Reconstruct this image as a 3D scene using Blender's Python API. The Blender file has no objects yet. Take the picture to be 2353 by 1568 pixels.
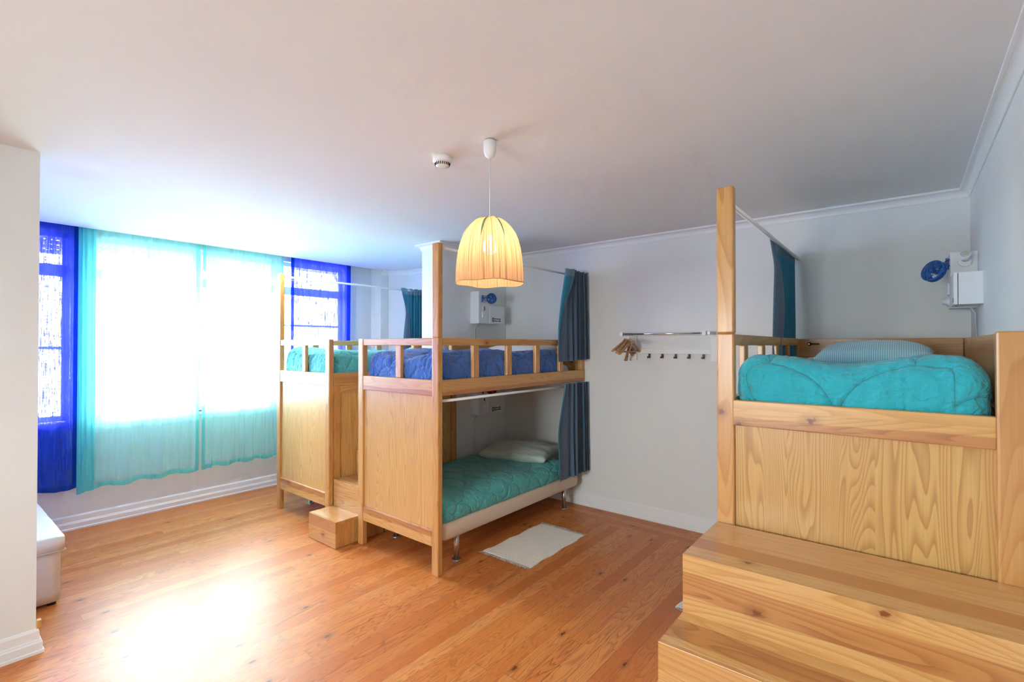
import bpy, bmesh, math, random
from mathutils import Vector, Matrix, noise
random.seed(7)
D = bpy.data
COL = bpy.context.scene.collection
PI = math.pi
H = 1.62                      # eye height
XW, YW, ZC = 4.355, 5.725, 2.65   # end wall, window wall, ceiling
YR = -0.335                   # right wall
YP0, YP1 = 3.588, 3.86        # partition faces
XL, XS = 0.447, 3.325         # partition ends
XR = -2.6                     # wall behind the camera

# ------------------------------------------------------------------ nodes
class NT:
    def __init__(s, name):
        s.m = D.materials.new(name); s.m.use_nodes = True
        s.t = s.m.node_tree; s.t.nodes.clear()
        s.out = s.t.nodes.new('ShaderNodeOutputMaterial')
    def n(s, typ, **kw):
        nd = s.t.nodes.new('ShaderNode' + typ)
        for k, v in kw.items():
            if k.startswith('_'): setattr(nd, k[1:], v)
            else:
                key = int(k[1:]) if k[0] == 'i' and k[1:].isdigit() else k.replace('__', ' ')
                sock = nd.inputs[key]
                if isinstance(v, bpy.types.NodeSocket): s.t.links.new(v, sock)
                else: sock.default_value = v
        return nd
    def math(s, op, a, b=None, c=None):
        kw = {'i0': a}
        if b is not None: kw['i1'] = b
        if c is not None: kw['i2'] = c
        return s.n('Math', _operation=op, **kw).outputs[0]
    def mix(s, f, a, b):
        nd = s.t.nodes.new('ShaderNodeMix'); nd.data_type = 'RGBA'
        for i, v in ((0, f), (6, a), (7, b)):
            if isinstance(v, bpy.types.NodeSocket): s.t.links.new(v, nd.inputs[i])
            else: nd.inputs[i].default_value = v
        return nd.outputs[2]
    def ramp(s, f, stops):
        nd = s.t.nodes.new('ShaderNodeValToRGB'); s.t.links.new(f, nd.inputs[0])
        cr = nd.color_ramp
        while len(cr.elements) < len(stops): cr.elements.new(0.5)
        for e, (p, c) in zip(cr.elements, stops):
            e.position = p; e.color = c if len(c) == 4 else (*c, 1)
        return nd.outputs[0]
    def vec(s, x, y, z):
        nd = s.t.nodes.new('ShaderNodeCombineXYZ')
        for i, v in enumerate((x, y, z)):
            if isinstance(v, bpy.types.NodeSocket): s.t.links.new(v, nd.inputs[i])
            else: nd.inputs[i].default_value = v
        return nd.outputs[0]
    def noise(s, v, scale, detail=2, rough=.5, dist=0):
        return s.n('TexNoise', Vector=v, Scale=scale, Detail=detail, Roughness=rough, Distortion=dist).outputs[0]
    def bump(s, h, strength=.2, dist=.01):
        return s.n('Bump', Height=h, Strength=strength, Distance=dist).outputs[0]
    def pbr(s, **kw):
        p = s.n('BsdfPrincipled', **kw); s.t.links.new(p.outputs[0], s.out.inputs[0]); return p
    def surf(s, sock): s.t.links.new(sock, s.out.inputs[0])

def C4(c): return (*c, 1)

def wood(name, axis, light=(.71, .41, .135), mid=(.54, .25, .06), dark=(.30, .105, .03), rings=9, cross=4.0, lam=.11, contrast=.62, knots=True, rough=.34, lamaxis=None, lamk=.55, aniso=.13, band=None):
    """pine: contour rings of a stretched noise, fibres, lamellas of differing tone, a few knots"""
    t = NT(name)
    co = t.n('TexCoord').outputs['Object']
    rnd = t.n('ObjectInfo').outputs['Random']
    off = t.vec(t.math('MULTIPLY', rnd, 37.), t.math('MULTIPLY', rnd, 91.), t.math('MULTIPLY', rnd, 53.))
    p = t.n('VectorMath', _operation='ADD', i0=co, i1=off).outputs[0]
    sep = t.n('SeparateXYZ', Vector=p)
    ax = 'XYZ'.index(axis); oth = [i for i in range(3) if i != ax]
    if lamaxis is None: lamaxis = 'XYZ'[oth[0]]
    lx = sep.outputs['XYZ'.index(lamaxis)]
    lid = t.math('FLOOR', t.math('DIVIDE', t.math('ADD', lx, t.math('MULTIPLY', sep.outputs[oth[1] if oth[0]=='XYZ'.index(lamaxis) else oth[0]], .07)), lam))
    wn = t.n('TexWhiteNoise', _noise_dimensions='1D', W=lid).outputs['Value']
    # anisotropic coordinates
    sc = [1, 1, 1]; sc[ax] = aniso
    q = t.n('VectorMath', _operation='MULTIPLY', i0=p, i1=tuple(sc)).outputs[0]
    q = t.n('VectorMath', _operation='ADD', i0=q, i1=t.vec(t.math('MULTIPLY', wn, 13.), t.math('MULTIPLY', wn, 29.), 0)).outputs[0]
    n1 = t.noise(q, cross, 2.2, .5, .25)
    r = t.math('FRACT', t.math('MULTIPLY', n1, float(rings * 2.6)))
    rg = t.ramp(r, [(0, (0, 0, 0)), (.45, (.12,) * 3), (.8, (.75,) * 3), (.92, (1,) * 3), (1, (.05,) * 3)])
    sf = [160, 160, 160]; sf[ax] = 2.5
    qf = t.n('VectorMath', _operation='MULTIPLY', i0=p, i1=tuple(sf)).outputs[0]
    fib = t.noise(qf, 1., 3, .6)
    c = t.mix(t.math('MULTIPLY', rg, contrast), C4(light), C4(mid))
    c = t.mix(t.math('MULTIPLY', t.ramp(wn, [(0, (0, 0, 0)), (.55, (.12,) * 3), (1, (1,) * 3)]), lamk), c, C4(tuple(a * .95 for a in (.50, .19, .06))))
    if band:    # a redder heartwood strip with wavy borders, (axis, low, high)
        so = t.n('SeparateXYZ', Vector=co); bc_ = so.outputs[band[0]]
        wv_ = t.noise(t.vec(t.math('MULTIPLY', sep.outputs[ax], 1.6), 0, 3.), 1, 3, .55)
        x_ = t.math('ADD', bc_, t.math('MULTIPLY', t.math('SUBTRACT', wv_, .5), .055))
        mk = t.math('MULTIPLY', t.ramp(t.math('MULTIPLY', t.math('SUBTRACT', x_, band[1]), 60.), [(0, (0,) * 3), (.25, (1,) * 3)]), t.ramp(t.math('MULTIPLY', t.math('SUBTRACT', band[2], x_), 60.), [(0, (0,) * 3), (.25, (1,) * 3)]))
        red = t.mix(t.math('MULTIPLY', rg, .75), C4((.50, .20, .055)), C4((.26, .075, .02)))
        c = t.mix(t.math('MULTIPLY', mk, .8), c, red)
    big = t.noise(q, 1.3, 2, .5)
    c = t.mix(t.math('MULTIPLY', t.ramp(big, [(.35, (0,) * 3), (.7, (1,) * 3)]), .28), c, C4(mid))
    c = t.mix(t.math('MULTIPLY', t.ramp(fib, [(.35, (0,) * 3), (.75, (1,) * 3)]), .22), c, C4(dark))
    if knots:
        al = sep.outputs[ax]; c1 = t.math('ADD', sep.outputs[oth[0]], t.math('MULTIPLY', sep.outputs[oth[1]], .8))
        nd = t.math('MULTIPLY', t.math('SUBTRACT', t.noise(p, 45, 2, .6), .5), .03)
        vo = t.n('TexVoronoi', _voronoi_dimensions='2D', Vector=t.vec(t.math('MULTIPLY', t.math('ADD', al, nd), .6), t.math('SUBTRACT', c1, nd), 0), Scale=5.0)
        sel = t.math('GREATER_THAN', t.n('SeparateColor', i0=vo.outputs['Color']).outputs[0], .74)
        kd = t.ramp(vo.outputs['Distance'], [(.0, (1,) * 3), (.030, (.95,) * 3), (.055, (.35,) * 3), (.16, (0,) * 3)])
        c = t.mix(t.math('MULTIPLY', kd, sel), c, C4((.20, .055, .016)))
    hb = t.math('ADD', t.math('MULTIPLY', r, .3), fib)
    t.pbr(Base__Color=c, Roughness=rough, Coat__Weight=.25, Coat__Roughness=.2, Normal=t.bump(hb, .06, .002))
    return t.m

def plain(name, col, rough=.5, metal=0, nscale=0, nstr=.1, ndist=.003, vary=.0, **kw):
    t = NT(name)
    co = t.n('TexCoord').outputs['Object']
    c = C4(col)
    if vary:
        c = t.mix(t.ramp(t.noise(co, 2.2, 3), [(.3, (0,) * 3), (.7, (1,) * 3)]), C4(col), C4(tuple(a * (1 - vary) for a in col)))
    a = dict(Base__Color=c, Roughness=rough, Metallic=metal); a.update(kw)
    if nscale: a['Normal'] = t.bump(t.noise(co, nscale, 3), nstr, ndist)
    t.pbr(**a)
    return t.m

def fabric(name, col, col2=None, crease=1.7, quilt=None, weave=900, mel=.35, rough=.9, trans=0.0, wr=22, wrs=.5, stripes=None):
    t = NT(name)
    co = t.n('TexCoord').outputs['Object']
    col2 = col2 or tuple(a * .8 for a in col)
    c = t.mix(t.math('MULTIPLY', t.ramp(t.noise(co, weave, 2, .7), [(.38, (0,) * 3), (.62, (1,) * 3)]), mel), C4(col), C4(col2))
    if stripes:
        ax, w, sc = stripes
        s = t.n('SeparateXYZ', Vector=co).outputs[ax]
        f = t.math('GREATER_THAN', t.math('FRACT', t.math('DIVIDE', s, w)), .55)
        c = t.mix(t.math('MULTIPLY', f, .9), c, C4(sc))
    wv = t.n('VectorMath', _operation='MULTIPLY', i0=co, i1=(1, 1, 1)).outputs[0]
    nb = t.noise(wv, wr, 4, .6, .8)
    rd = t.math('ABSOLUTE', t.math('SUBTRACT', t.noise(t.n('VectorMath', _operation='MULTIPLY', i0=co, i1=(1.3, .45, .8)).outputs[0], wr * 1.3, 2.5, .5, 1.0), .5))
    nb = t.math('SUBTRACT', nb, t.math('MULTIPLY', rd, crease))
    if quilt:   # stitched scallop seams, laid out in the quilt's own cloth coordinates
        uv = t.n('SeparateXYZ', Vector=t.n('TexCoord').outputs['UV']); r = quilt
        u, v = uv.outputs[0], uv.outputs[1]
        vj = t.math('FLOOR', t.math('DIVIDE', v, r)); off = t.math('MULTIPLY', t.math('SUBTRACT', vj, t.math('MULTIPLY', t.math('FLOOR', t.math('MULTIPLY', vj, .5)), 2.)), r)
        du = t.math('MULTIPLY', t.math('SUBTRACT', t.math('FRACT', t.math('DIVIDE', t.math('SUBTRACT', u, off), 2. * r)), .5), 2. * r)
        dv = t.math('SUBTRACT', v, t.math('MULTIPLY', vj, r)); dv2 = t.math('MULTIPLY', dv, dv)
        ds = []
        for sh in (0., 2. * r, -2. * r):
            x = t.math('ADD', du, sh)
            ds.append(t.math('ABSOLUTE', t.math('SUBTRACT', t.math('SQRT', t.math('ADD', t.math('MULTIPLY', x, x), dv2)), r)))
        sd_ = t.math('MINIMUM', ds[0], t.math('MINIMUM', ds[1], ds[2]))
        ln = t.ramp(t.math('MULTIPLY', sd_, 100.), [(0, (1,) * 3), (.10, (1,) * 3), (.24, (0,) * 3)])
        c = t.mix(t.math('MULTIPLY', ln, .5), c, C4(tuple(a * .22 for a in col)))
        gr = t.ramp(t.math('MULTIPLY', sd_, 30.), [(0, (0,) * 3), (.35, (.8,) * 3), (1, (1,) * 3)])
        nb = t.math('ADD', t.math('MULTIPLY', nb, 1.9), t.math('MULTIPLY', gr, .5))
    p = t.n('BsdfPrincipled', Base__Color=c, Roughness=rough, Sheen__Weight=.3, Sheen__Roughness=.5, Normal=t.bump(nb, wrs, .012))
    if trans:
        tr = t.n('BsdfTranslucent', Color=c)
        mx = t.n('MixShader', i0=trans, i1=p.outputs[0], i2=tr.outputs[0]); t.surf(mx.outputs[0])
    else: t.surf(p.outputs[0])
    return t.m

def sheer(name, col, transp, tcol, slub=False):
    """thin window curtain: woven threads with gaps between them"""
    t = NT(name)
    co = t.n('TexCoord').outputs['Object']
    f = t.noise(t.n('VectorMath', _operation='MULTIPLY', i0=co, i1=((150, 150, 7) if slub else (90, 90, 5))).outputs[0], 1, 3, .6)
    g = t.noise(t.n('VectorMath', _operation='MULTIPLY', i0=co, i1=((16, 16, 230) if slub else (9, 9, 120))).outputs[0], 1, 3, .6)
    th = t.math('ADD', t.math('MULTIPLY', f, .62), t.math('MULTIPLY', g, .38))
    if slub:
        op = t.ramp(th, [(.41, (1 - transp,) * 3), (.50, (.94,) * 3), (.56, (1,) * 3)])
    else:
        op = t.ramp(th, [(.3, (1 - transp * 1.08,) * 3), (.7, (1 - transp * .92,) * 3)])
    df = t.n('BsdfDiffuse', Color=C4(col)); tr = t.n('BsdfTranslucent', Color=C4(tcol))
    a = t.n('MixShader', i0=.62, i1=df.outputs[0], i2=tr.outputs[0])
    b = t.n('MixShader', i0=op, i1=t.n('BsdfTransparent').outputs[0], i2=a.outputs[0])
    t.surf(b.outputs[0]); return t.m

def emit(name, col, s):
    t = NT(name); e = t.n('Emission', Color=C4(col), Strength=s); t.surf(e.outputs[0]); return t.m

M = {}
for a in 'XYZ':
    M['pine' + a] = wood('pine_' + a, a, lamaxis='Z' if a != 'Z' else 'X', lam=.058 if a != 'Z' else .05, contrast=.85, lamk=.85 if a != 'Z' else .55)
M['panelZ'] = wood('pine_panel', 'Z', light=(.74, .45, .15), mid=(.47, .215, .05), rings=15, cross=5.0, lam=.30, contrast=.55, knots=False, lamaxis='Y', lamk=.12, aniso=.06)
M['panelC'] = wood('pine_panel_bold', 'Z', light=(.68, .41, .135), mid=(.42, .20, .045), rings=16, cross=4.6, lam=.30, contrast=.8, knots=False, lamaxis='Y', lamk=.12, aniso=.10)
M['treadY'] = wood('pine_tread', 'Y', light=(.72, .42, .17), lam=.105, lamaxis='X', lamk=1.0, contrast=.5, rough=.25)
M['riserY'] = wood('pine_riser', 'Y', light=(.70, .40, .15), lam=.085, lamaxis='Z', lamk=1.0, contrast=.9, rough=.3, rings=12, aniso=.09)
kw = dict(lamaxis='Z', lam=.058, contrast=.6, lamk=.2)
M['beamX'] = wood('pine_beam_long', 'X', band=(2, 1.20, 1.298), **kw); M['beamY'] = wood('pine_beam_end', 'Y', band=(2, 1.20, 1.302), **kw)
M['railY'] = wood('pine_bottom_rail', 'Y', band=(2, .262, .35), **kw)
kw = dict(light=(.70, .41, .15), lam=.085, lamaxis='Z', contrast=.8, rough=.3, rings=12, aniso=.09)
M['riser_band'] = wood('pine_riser_striped', 'Y', band=(2, .655, .748), lamk=.25, **kw)
M['tread_band'] = wood('pine_tread_striped', 'Y', band=(0, .535, .665), lamk=.2, light=(.74, .44, .16), lam=.105, lamaxis='X', contrast=.5, rough=.25)
M['steel'] = plain('brushed_steel', (.62, .60, .58), .28, 1)
M['chrome'] = plain('chrome', (.75, .75, .76), .12, 1)
M['white_paint'] = plain('white_gloss_paint', (.84, .85, .85), .38, nscale=30, nstr=.05)
M['wall'] = plain('wall_paint', (.80, .815, .80), .75, nscale=90, nstr=.12, ndist=.002, vary=.02)
M['ceil'] = plain('ceiling_paint', (.83, .83, .825), .85, nscale=60, nstr=.06, ndist=.002, vary=.015)
M['plastic'] = plain('white_plastic', (.82, .83, .83), .35)
M['mdf'] = plain('white_lacquer', (.80, .82, .82), .4)
M['dark'] = plain('dark_slot', (.02, .02, .022), .6)
M['ink'] = plain('black_ink', (.008, .008, .01), .6)
M['blackcable'] = plain('black_cable', (.015, .015, .018), .5)
M['cable'] = plain('white_cable', (.75, .76, .76), .5)
M['divan'] = fabric('beige_upholstery', (.70, .56, .42), mel=.15, wr=8, wrs=.25)
M['sheet'] = fabric('white_sheet', (.78, .79, .80), mel=.05, wr=14, wrs=.5)
M['teal'] = fabric('teal_cotton', (.028, .46, .54), (.025, .41, .50), quilt=.25, mel=.15, wr=16, wrs=.8)
M['tealgreen'] = fabric('green_teal_cotton', (.07, .45, .43), (.06, .40, .39), quilt=.15, mel=.15, wr=18, wrs=.8)
M['aqua'] = fabric('aqua_cotton', (.10, .56, .56), (.08, .50, .52), quilt=.21, mel=.15, wr=16, wrs=.8)
M['blue'] = fabric('blue_cotton', (.045, .16, .54), (.04, .14, .49), quilt=.20, mel=.15, wr=16, wrs=.8)
M['pillow_white'] = fabric('white_pillow', (.74, .77, .80), mel=.05, wr=12, wrs=.4)
M['pillow_stripe'] = fabric('striped_pillow', (.22, .50, .58), (.2, .46, .54), mel=.1, stripes=(1, .0105, (.52, .74, .78)), wr=10, wrs=.3)
M['pillow_grey'] = fabric('sage_pillow', (.48, .60, .56), (.42, .55, .52), mel=.2, stripes=(1, .012, (.56, .66, .62)), wr=14, wrs=.4)
M['pillow_aqua'] = fabric('aqua_pillow', (.35, .68, .70), mel=.1)
M['denim'] = fabric('denim_blue_curtain', (.085, .15, .23), (.19, .28, .39), weave=420, mel=.75, wr=10, wrs=.2, trans=.3)
M['denim_light'] = fabric('denim_blue_hem', (.07, .15, .23), (.26, .42, .52), weave=420, mel=.75, wr=10, wrs=.2)
M['lining'] = fabric('blue_lining', (.06, .35, .50), (.055, .31, .45), weave=300, mel=.2, wr=8, wrs=.15, trans=.45)
M['sheer_teal'] = sheer('sheer_teal', (.44, .94, .96), .44, (.40, .93, .93))
M['hem_teal'] = sheer('hem_teal', (.20, .76, .76), .12, (.18, .78, .78))
M['sheer_blue'] = sheer('sheer_blue', (.03, .13, .72), .32, (.030, .035, .62), slub=True)
M['hem_blue'] = sheer('hem_blue', (.015, .12, .60), .05, (.006, .025, .42), slub=True)
M['rug'] = fabric('cream_rug', (.92, .88, .78), (.84, .79, .70), weave=350, mel=.4, wr=30, wrs=.5)
M['fringe'] = plain('cream_fringe', (.66, .66, .58), .95, vary=.3)
M['leatherette'] = plain('cream_leatherette', (.80, .72, .60), .42, nscale=9, nstr=.25, ndist=.01)
M['fanblue'] = plain('blue_plastic', (.02, .12, .42), .3)
M['fanred'] = plain('red_plastic', (.35, .03, .03), .35)
M['beech'] = wood('beech', 'Y', light=(.50, .27, .11), mid=(.40, .19, .07), dark=(.25, .1, .03), rings=5, knots=False, lam=.5)
M['hook'] = plain('dark_steel', (.10, .08, .075), .4, .8)

def mfloor(name, ax):
    t = NT(name)
    co = t.n('TexCoord').outputs['Object']
    sep = t.n('SeparateXYZ', Vector=co)
    L, W = (sep.outputs[0], sep.outputs[1]) if ax == 'X' else (sep.outputs[1], sep.outputs[0])
    w = .086
    rowf = t.math('DIVIDE', W, w); row = t.math('FLOOR', rowf)
    r1 = t.n('TexWhiteNoise', _noise_dimensions='1D', W=row).outputs['Value']
    lf = t.math('DIVIDE', t.math('ADD', L, t.math('MULTIPLY', r1, 9.)), 3.1 if ax == 'X' else 5)
    brd = t.math('FLOOR', lf)
    r2 = t.n('TexWhiteNoise', _noise_dimensions='2D', Vector=t.vec(row, brd, 0)).outputs
    rv = r2['Value']
    q = t.vec(t.math('ADD', t.math('MULTIPLY', L, .12), t.math('MULTIPLY', rv, 31.)), t.math('ADD', W, t.math('MULTIPLY', rv, 57.)), 0)
    n1 = t.noise(q, 8.5, 3.0, .5, .4)
    r = t.math('FRACT', t.math('MULTIPLY', n1, 22.))
    rg = t.ramp(r, [(0, (0,) * 3), (.5, (.12,) * 3), (.82, (.8,) * 3), (.93, (1,) * 3), (1, (.05,) * 3)])
    base = t.ramp(rv, [(0, (.60, .165, .028)), (.35, (.72, .235, .050)), (.7, (.80, .31, .08)), (1, (.68, .20, .038))])
    sel = t.math('MULTIPLY', t.math('ADD', .25, t.math('MULTIPLY', r2['Color'] if False else rv, .4)), 1.)
    c = t.mix(t.math('MULTIPLY', rg, t.math('MULTIPLY', sel, 1.15)), base, C4((.24, .062, .012)))
    fib = t.noise(t.vec(t.math('MULTIPLY', L, 3.), t.math('MULTIPLY', W, 190.), 0), 1, 3, .6)
    c = t.mix(t.math('MULTIPLY', t.ramp(fib, [(.35, (0,) * 3), (.75, (1,) * 3)]), .28), c, C4((.28, .08, .02)))
    nd = t.math('MULTIPLY', t.math('SUBTRACT', t.noise(co, 60, 2, .6), .5), .025)
    vo = t.n('TexVoronoi', _voronoi_dimensions='2D', Vector=t.vec(t.math('MULTIPLY', t.math('ADD', L, nd), .42), t.math('ADD', W, nd), 0), Scale=6.0)
    kd = t.ramp(vo.outputs['Distance'], [(0, (1,) * 3), (.035, (.95,) * 3), (.065, (.3,) * 3), (.17, (0,) * 3)])
    ks = t.math('GREATER_THAN', t.n('SeparateColor', i0=vo.outputs['Color']).outputs[0], .76)
    c = t.mix(t.math('MULTIPLY', kd, ks), c, C4((.13, .03, .010)))
    # worn, scuffed patches
    wear = t.ramp(t.noise(co, 1.7, 6, .7, .6), [(.55, (0,) * 3), (.72, (1,) * 3)])
    c = t.mix(t.math('MULTIPLY', wear, .22), c, C4((.62, .36, .2)))
    fr = t.math('FRACT', rowf)
    gap = t.math('LESS_THAN', t.math('MINIMUM', fr, t.math('SUBTRACT', 1., fr)), t.math('ADD', .006, t.math('MULTIPLY', t.math('POWER', r1, 4.), .014)))
    fe = t.math('FRACT', lf)
    gap2 = t.math('LESS_THAN', t.math('MINIMUM', fe, t.math('SUBTRACT', 1., fe)), .0003)
    g = t.math('MAXIMUM', gap, gap2)
    c = t.mix(t.math('MULTIPLY', g, .75), c, C4((.05, .02, .008)))
    cup = t.math('SUBTRACT', 1., t.math('POWER', t.math('MULTIPLY', t.math('ABSOLUTE', t.math('SUBTRACT', fr, .5)), 2.), 6.))
    h = t.math('SUBTRACT', t.math('ADD', cup, t.math('MULTIPLY', fib, .08)), g)
    wav = t.noise(t.vec(t.math('MULTIPLY', L, 2.), t.math('MULTIPLY', W, 10.), 0), 1, 2)
    h = t.math('ADD', h, t.math('MULTIPLY', wav, .7))
    ro = t.math('ADD', .33, t.math('MULTIPLY', t.noise(co, 7, 5, .7), .16))
    ro = t.math('ADD', ro, t.math('MULTIPLY', wear, .1))
    t.pbr(Base__Color=c, Roughness=ro, Specular__IOR__Level=.42, Coat__Weight=.08, Coat__Roughness=.22, Normal=t.bump(h, .10, .002))
    return t.m
M['floorX'] = mfloor('floor_planks', 'X'); M['floorY'] = mfloor('floor_border', 'Y')

def mglass():
    t = NT('window_glass')
    fr = t.n('Fresnel', IOR=1.45)
    m = t.n('MixShader', i0=fr.outputs[0], i1=t.n('BsdfTransparent', Color=(.97, .99, .98, 1)).outputs[0], i2=t.n('BsdfGlossy', Roughness=.0).outputs[0])
    t.surf(m.outputs[0]); return t.m
M['glass'] = mglass()

def mshade():
    t = NT('thread_lamp_shade')
    co = t.n('TexCoord').outputs['Object']
    s = t.n('SeparateXYZ', Vector=co)
    an = t.math('ARCTAN2', s.outputs[1], s.outputs[0])
    an2 = t.math('ADD', an, t.math('MULTIPLY', s.outputs[2], .12))
    f = t.noise(t.vec(t.math('MULTIPLY', an2, 42.), t.math('MULTIPLY', s.outputs[2], 2.2), 0), 1, 3, .65)
    f2 = t.noise(t.vec(t.math('MULTIPLY', an2, 11.), t.math('MULTIPLY', s.outputs[2], 1.), 7.), 1, 2, .5)
    c = t.ramp(f, [(.3, (.12, .09, .06)), (.42, (.34, .21, .125)), (.55, (.46, .31, .20)), (.68, (.62, .50, .36)), (.8, (.24, .17, .11))])
    c = t.mix(t.math('MULTIPLY', t.ramp(f2, [(.36, (1,) * 3), (.46, (0,) * 3)]), .55), c, C4((.07, .075, .06)))
    # dark green wedges where the threads part near the crown
    k = t.math('ABSOLUTE', t.math('SINE', t.math('MULTIPLY', t.math('ADD', an, .35), 4.)))
    hh = t.ramp(s.outputs[2], [(.0, (0,) * 3), (1., (1,) * 3)])
    zt = t.math('MULTIPLY', t.math('SUBTRACT', s.outputs[2], .20), 2.6)
    wd = t.math('MAXIMUM', t.math('LESS_THAN', k, zt), t.math('GREATER_THAN', s.outputs[2], .324))
    c = t.mix(wd, c, C4((.03, .07, .055)))
    d = t.n('BsdfDiffuse', Color=c); tr = t.n('BsdfTranslucent', Color=c)
    a = t.n('MixShader', i0=.36, i1=d.outputs[0], i2=tr.outputs[0])
    gp = t.math('MULTIPLY', t.ramp(f, [(.52, (0,) * 3), (.60, (1,) * 3)]), .22)
    b = t.n('MixShader', i0=gp, i1=a.outputs[0], i2=t.n('BsdfTransparent').outputs[0])
    t.surf(b.outputs[0]); return t.m
M['shade'] = mshade()
def mthin(name, col, transp):
    t = NT(name)
    p = t.n('BsdfPrincipled', Base__Color=C4(col), Roughness=.25)
    b = t.n('MixShader', i0=transp, i1=p.outputs[0], i2=t.n('BsdfTransparent', Color=C4(tuple(min(1, .35 + a * 1.5) for a in col))).outputs[0]); t.surf(b.outputs[0]); return t.m
M['fan_shell'] = mthin('clear_blue_plastic', (.03, .16, .5), .35)
M['fan_shell_red'] = mthin('clear_red_plastic', (.4, .03, .04), .35)

# ------------------------------------------------------------------ mesh helpers
def obj(name, bm, mat=None, parent=None, smooth=False, at=None, mats=None):
    me = D.meshes.new(name)
    if parent is not None:
        w = parent.get('_w')
        if w is not None: bmesh.ops.translate(bm, verts=bm.verts, vec=-Vector(w))
    if at is not None: bmesh.ops.translate(bm, verts=bm.verts, vec=-Vector(at))
    bm.to_mesh(me); bm.free()
    for m in (mats or [mat]): me.materials.append(m)
    if smooth:
        for p in me.polygons: p.use_smooth = True
    o = D.objects.new(name, me); COL.objects.link(o)
    if parent is not None: o.parent = parent
    if at is not None: o.location = at
    if parent is not None and at is None and '_w' in parent: o['_w'] = parent['_w']
    if at is not None: o['_w'] = tuple(at)
    return o

def tag(o, label, cat, group=None):
    o['label'] = label; o['category'] = cat
    if group: o['group'] = group
    return o
def thing(name, label, cat, loc=(0, 0, 0), group=None):
    o = D.objects.new(name, None); COL.objects.link(o); o.location = loc; o['_w'] = tuple(loc)
    o.empty_display_size = .1
    return tag(o, label, cat, group)
def struct(name, bm, m=None, parent=None, smooth=False, mats=None):
    o = obj(name, bm, m, parent, smooth, mats=mats)
    if parent is None: o['kind'] = 'structure'
    return o

def box(bm, x0, x1, y0, y1, z0, z1, bev=0, seg=2, mi=0):
    vs = [bm.verts.new((x, y, z)) for x in (x0, x1) for y in (y0, y1) for z in (z0, z1)]
    F = [(0, 1, 3, 2), (4, 6, 7, 5), (0, 4, 5, 1), (2, 3, 7, 6), (0, 2, 6, 4), (1, 5, 7, 3)]
    fs = [bm.faces.new([vs[i] for i in f]) for f in F]
    for f in fs: f.material_index = mi
    if bev:
        es = list({e for f in fs for e in f.edges})
        bmesh.ops.bevel(bm, geom=es, offset=bev, segments=seg, affect='EDGES', profile=.5)
    return vs
def B(*a, **k):
    bm = bmesh.new(); box(bm, *a, **k); return bm
def cyl(bm, p0, p1, r, seg=16, r1=None, cap=True):
    p0, p1 = Vector(p0), Vector(p1); d = (p1 - p0).normalized()
    a = d.orthogonal().normalized(); b = d.cross(a); r1 = r if r1 is None else r1
    A = [bm.verts.new(p0 + (a * math.cos(t) + b * math.sin(t)) * r) for t in [2 * PI * i / seg for i in range(seg)]]
    Bv = [bm.verts.new(p1 + (a * math.cos(t) + b * math.sin(t)) * r1) for t in [2 * PI * i / seg for i in range(seg)]]
    for i in range(seg):
        f = bm.faces.new((A[i], A[(i + 1) % seg], Bv[(i + 1) % seg], Bv[i])); f.smooth = True
    if cap: bm.faces.new(A[::-1]); bm.faces.new(Bv)
def tube(bm, pts, r, seg=8):
    pts = [Vector(p) for p in pts]; rings = []
    up = Vector((0, 0, 1))
    for i, p in enumerate(pts):
        d = (pts[min(i + 1, len(pts) - 1)] - pts[max(i - 1, 0)]).normalized()
        a = d.cross(up)
        a = a.normalized() if a.length > .05 else d.cross(Vector((1, 0, 0))).normalized()
        b = d.cross(a)
        rr = r[i] if isinstance(r, (list, tuple)) else r
        rings.append([bm.verts.new(p + (a * math.cos(t) + b * math.sin(t)) * rr) for t in [2 * PI * k / seg for k in range(seg)]])
    for A, Bv in zip(rings, rings[1:]):
        for k in range(seg):
            f = bm.faces.new((A[k], A[(k + 1) % seg], Bv[(k + 1) % seg], Bv[k])); f.smooth = True
    bm.faces.new(rings[0][::-1]); bm.faces.new(rings[-1])
def lathe(bm, prof, c, seg=48, axis=None, wob=None):
    """prof: (radius, height) list"""
    c = Vector(c); ax = Vector(axis or (0, 0, 1)).normalized(); a = ax.orthogonal().normalized() if axis else Vector((1, 0, 0)); b = ax.cross(a)
    R = []
    for r, h in prof:
        if r < 1e-5: R.append([bm.verts.new(c + ax * h)]); continue
        row = []
        for k in range(seg):
            t = 2 * PI * k / seg; rr, hh = (r, h) if wob is None else wob(r, h, t)
            row.append(bm.verts.new(c + (a * math.cos(t) + b * math.sin(t)) * rr + ax * hh))
        R.append(row)
    for A, Bv in zip(R, R[1:]):
        for k in range(seg):
            k2 = (k + 1) % seg
            if len(A) == 1 and len(Bv) == 1: continue
            if len(A) == 1: f = bm.faces.new((A[0], Bv[k2], Bv[k]))
            elif len(Bv) == 1: f = bm.faces.new((A[k], A[k2], Bv[0]))
            else: f = bm.faces.new((A[k], A[k2], Bv[k2], Bv[k]))
            f.smooth = True
def grid(bm, nu, nv, f, mi=None):
    V = [[bm.verts.new(f(i / nu, j / nv)) for j in range(nv + 1)] for i in range(nu + 1)]
    for i in range(nu):
        for j in range(nv):
            q = bm.faces.new((V[i][j], V[i + 1][j], V[i + 1][j + 1], V[i][j + 1])); q.smooth = True
            if mi: q.material_index = mi((i + .5) / nu, (j + .5) / nv)
    return V
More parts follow.
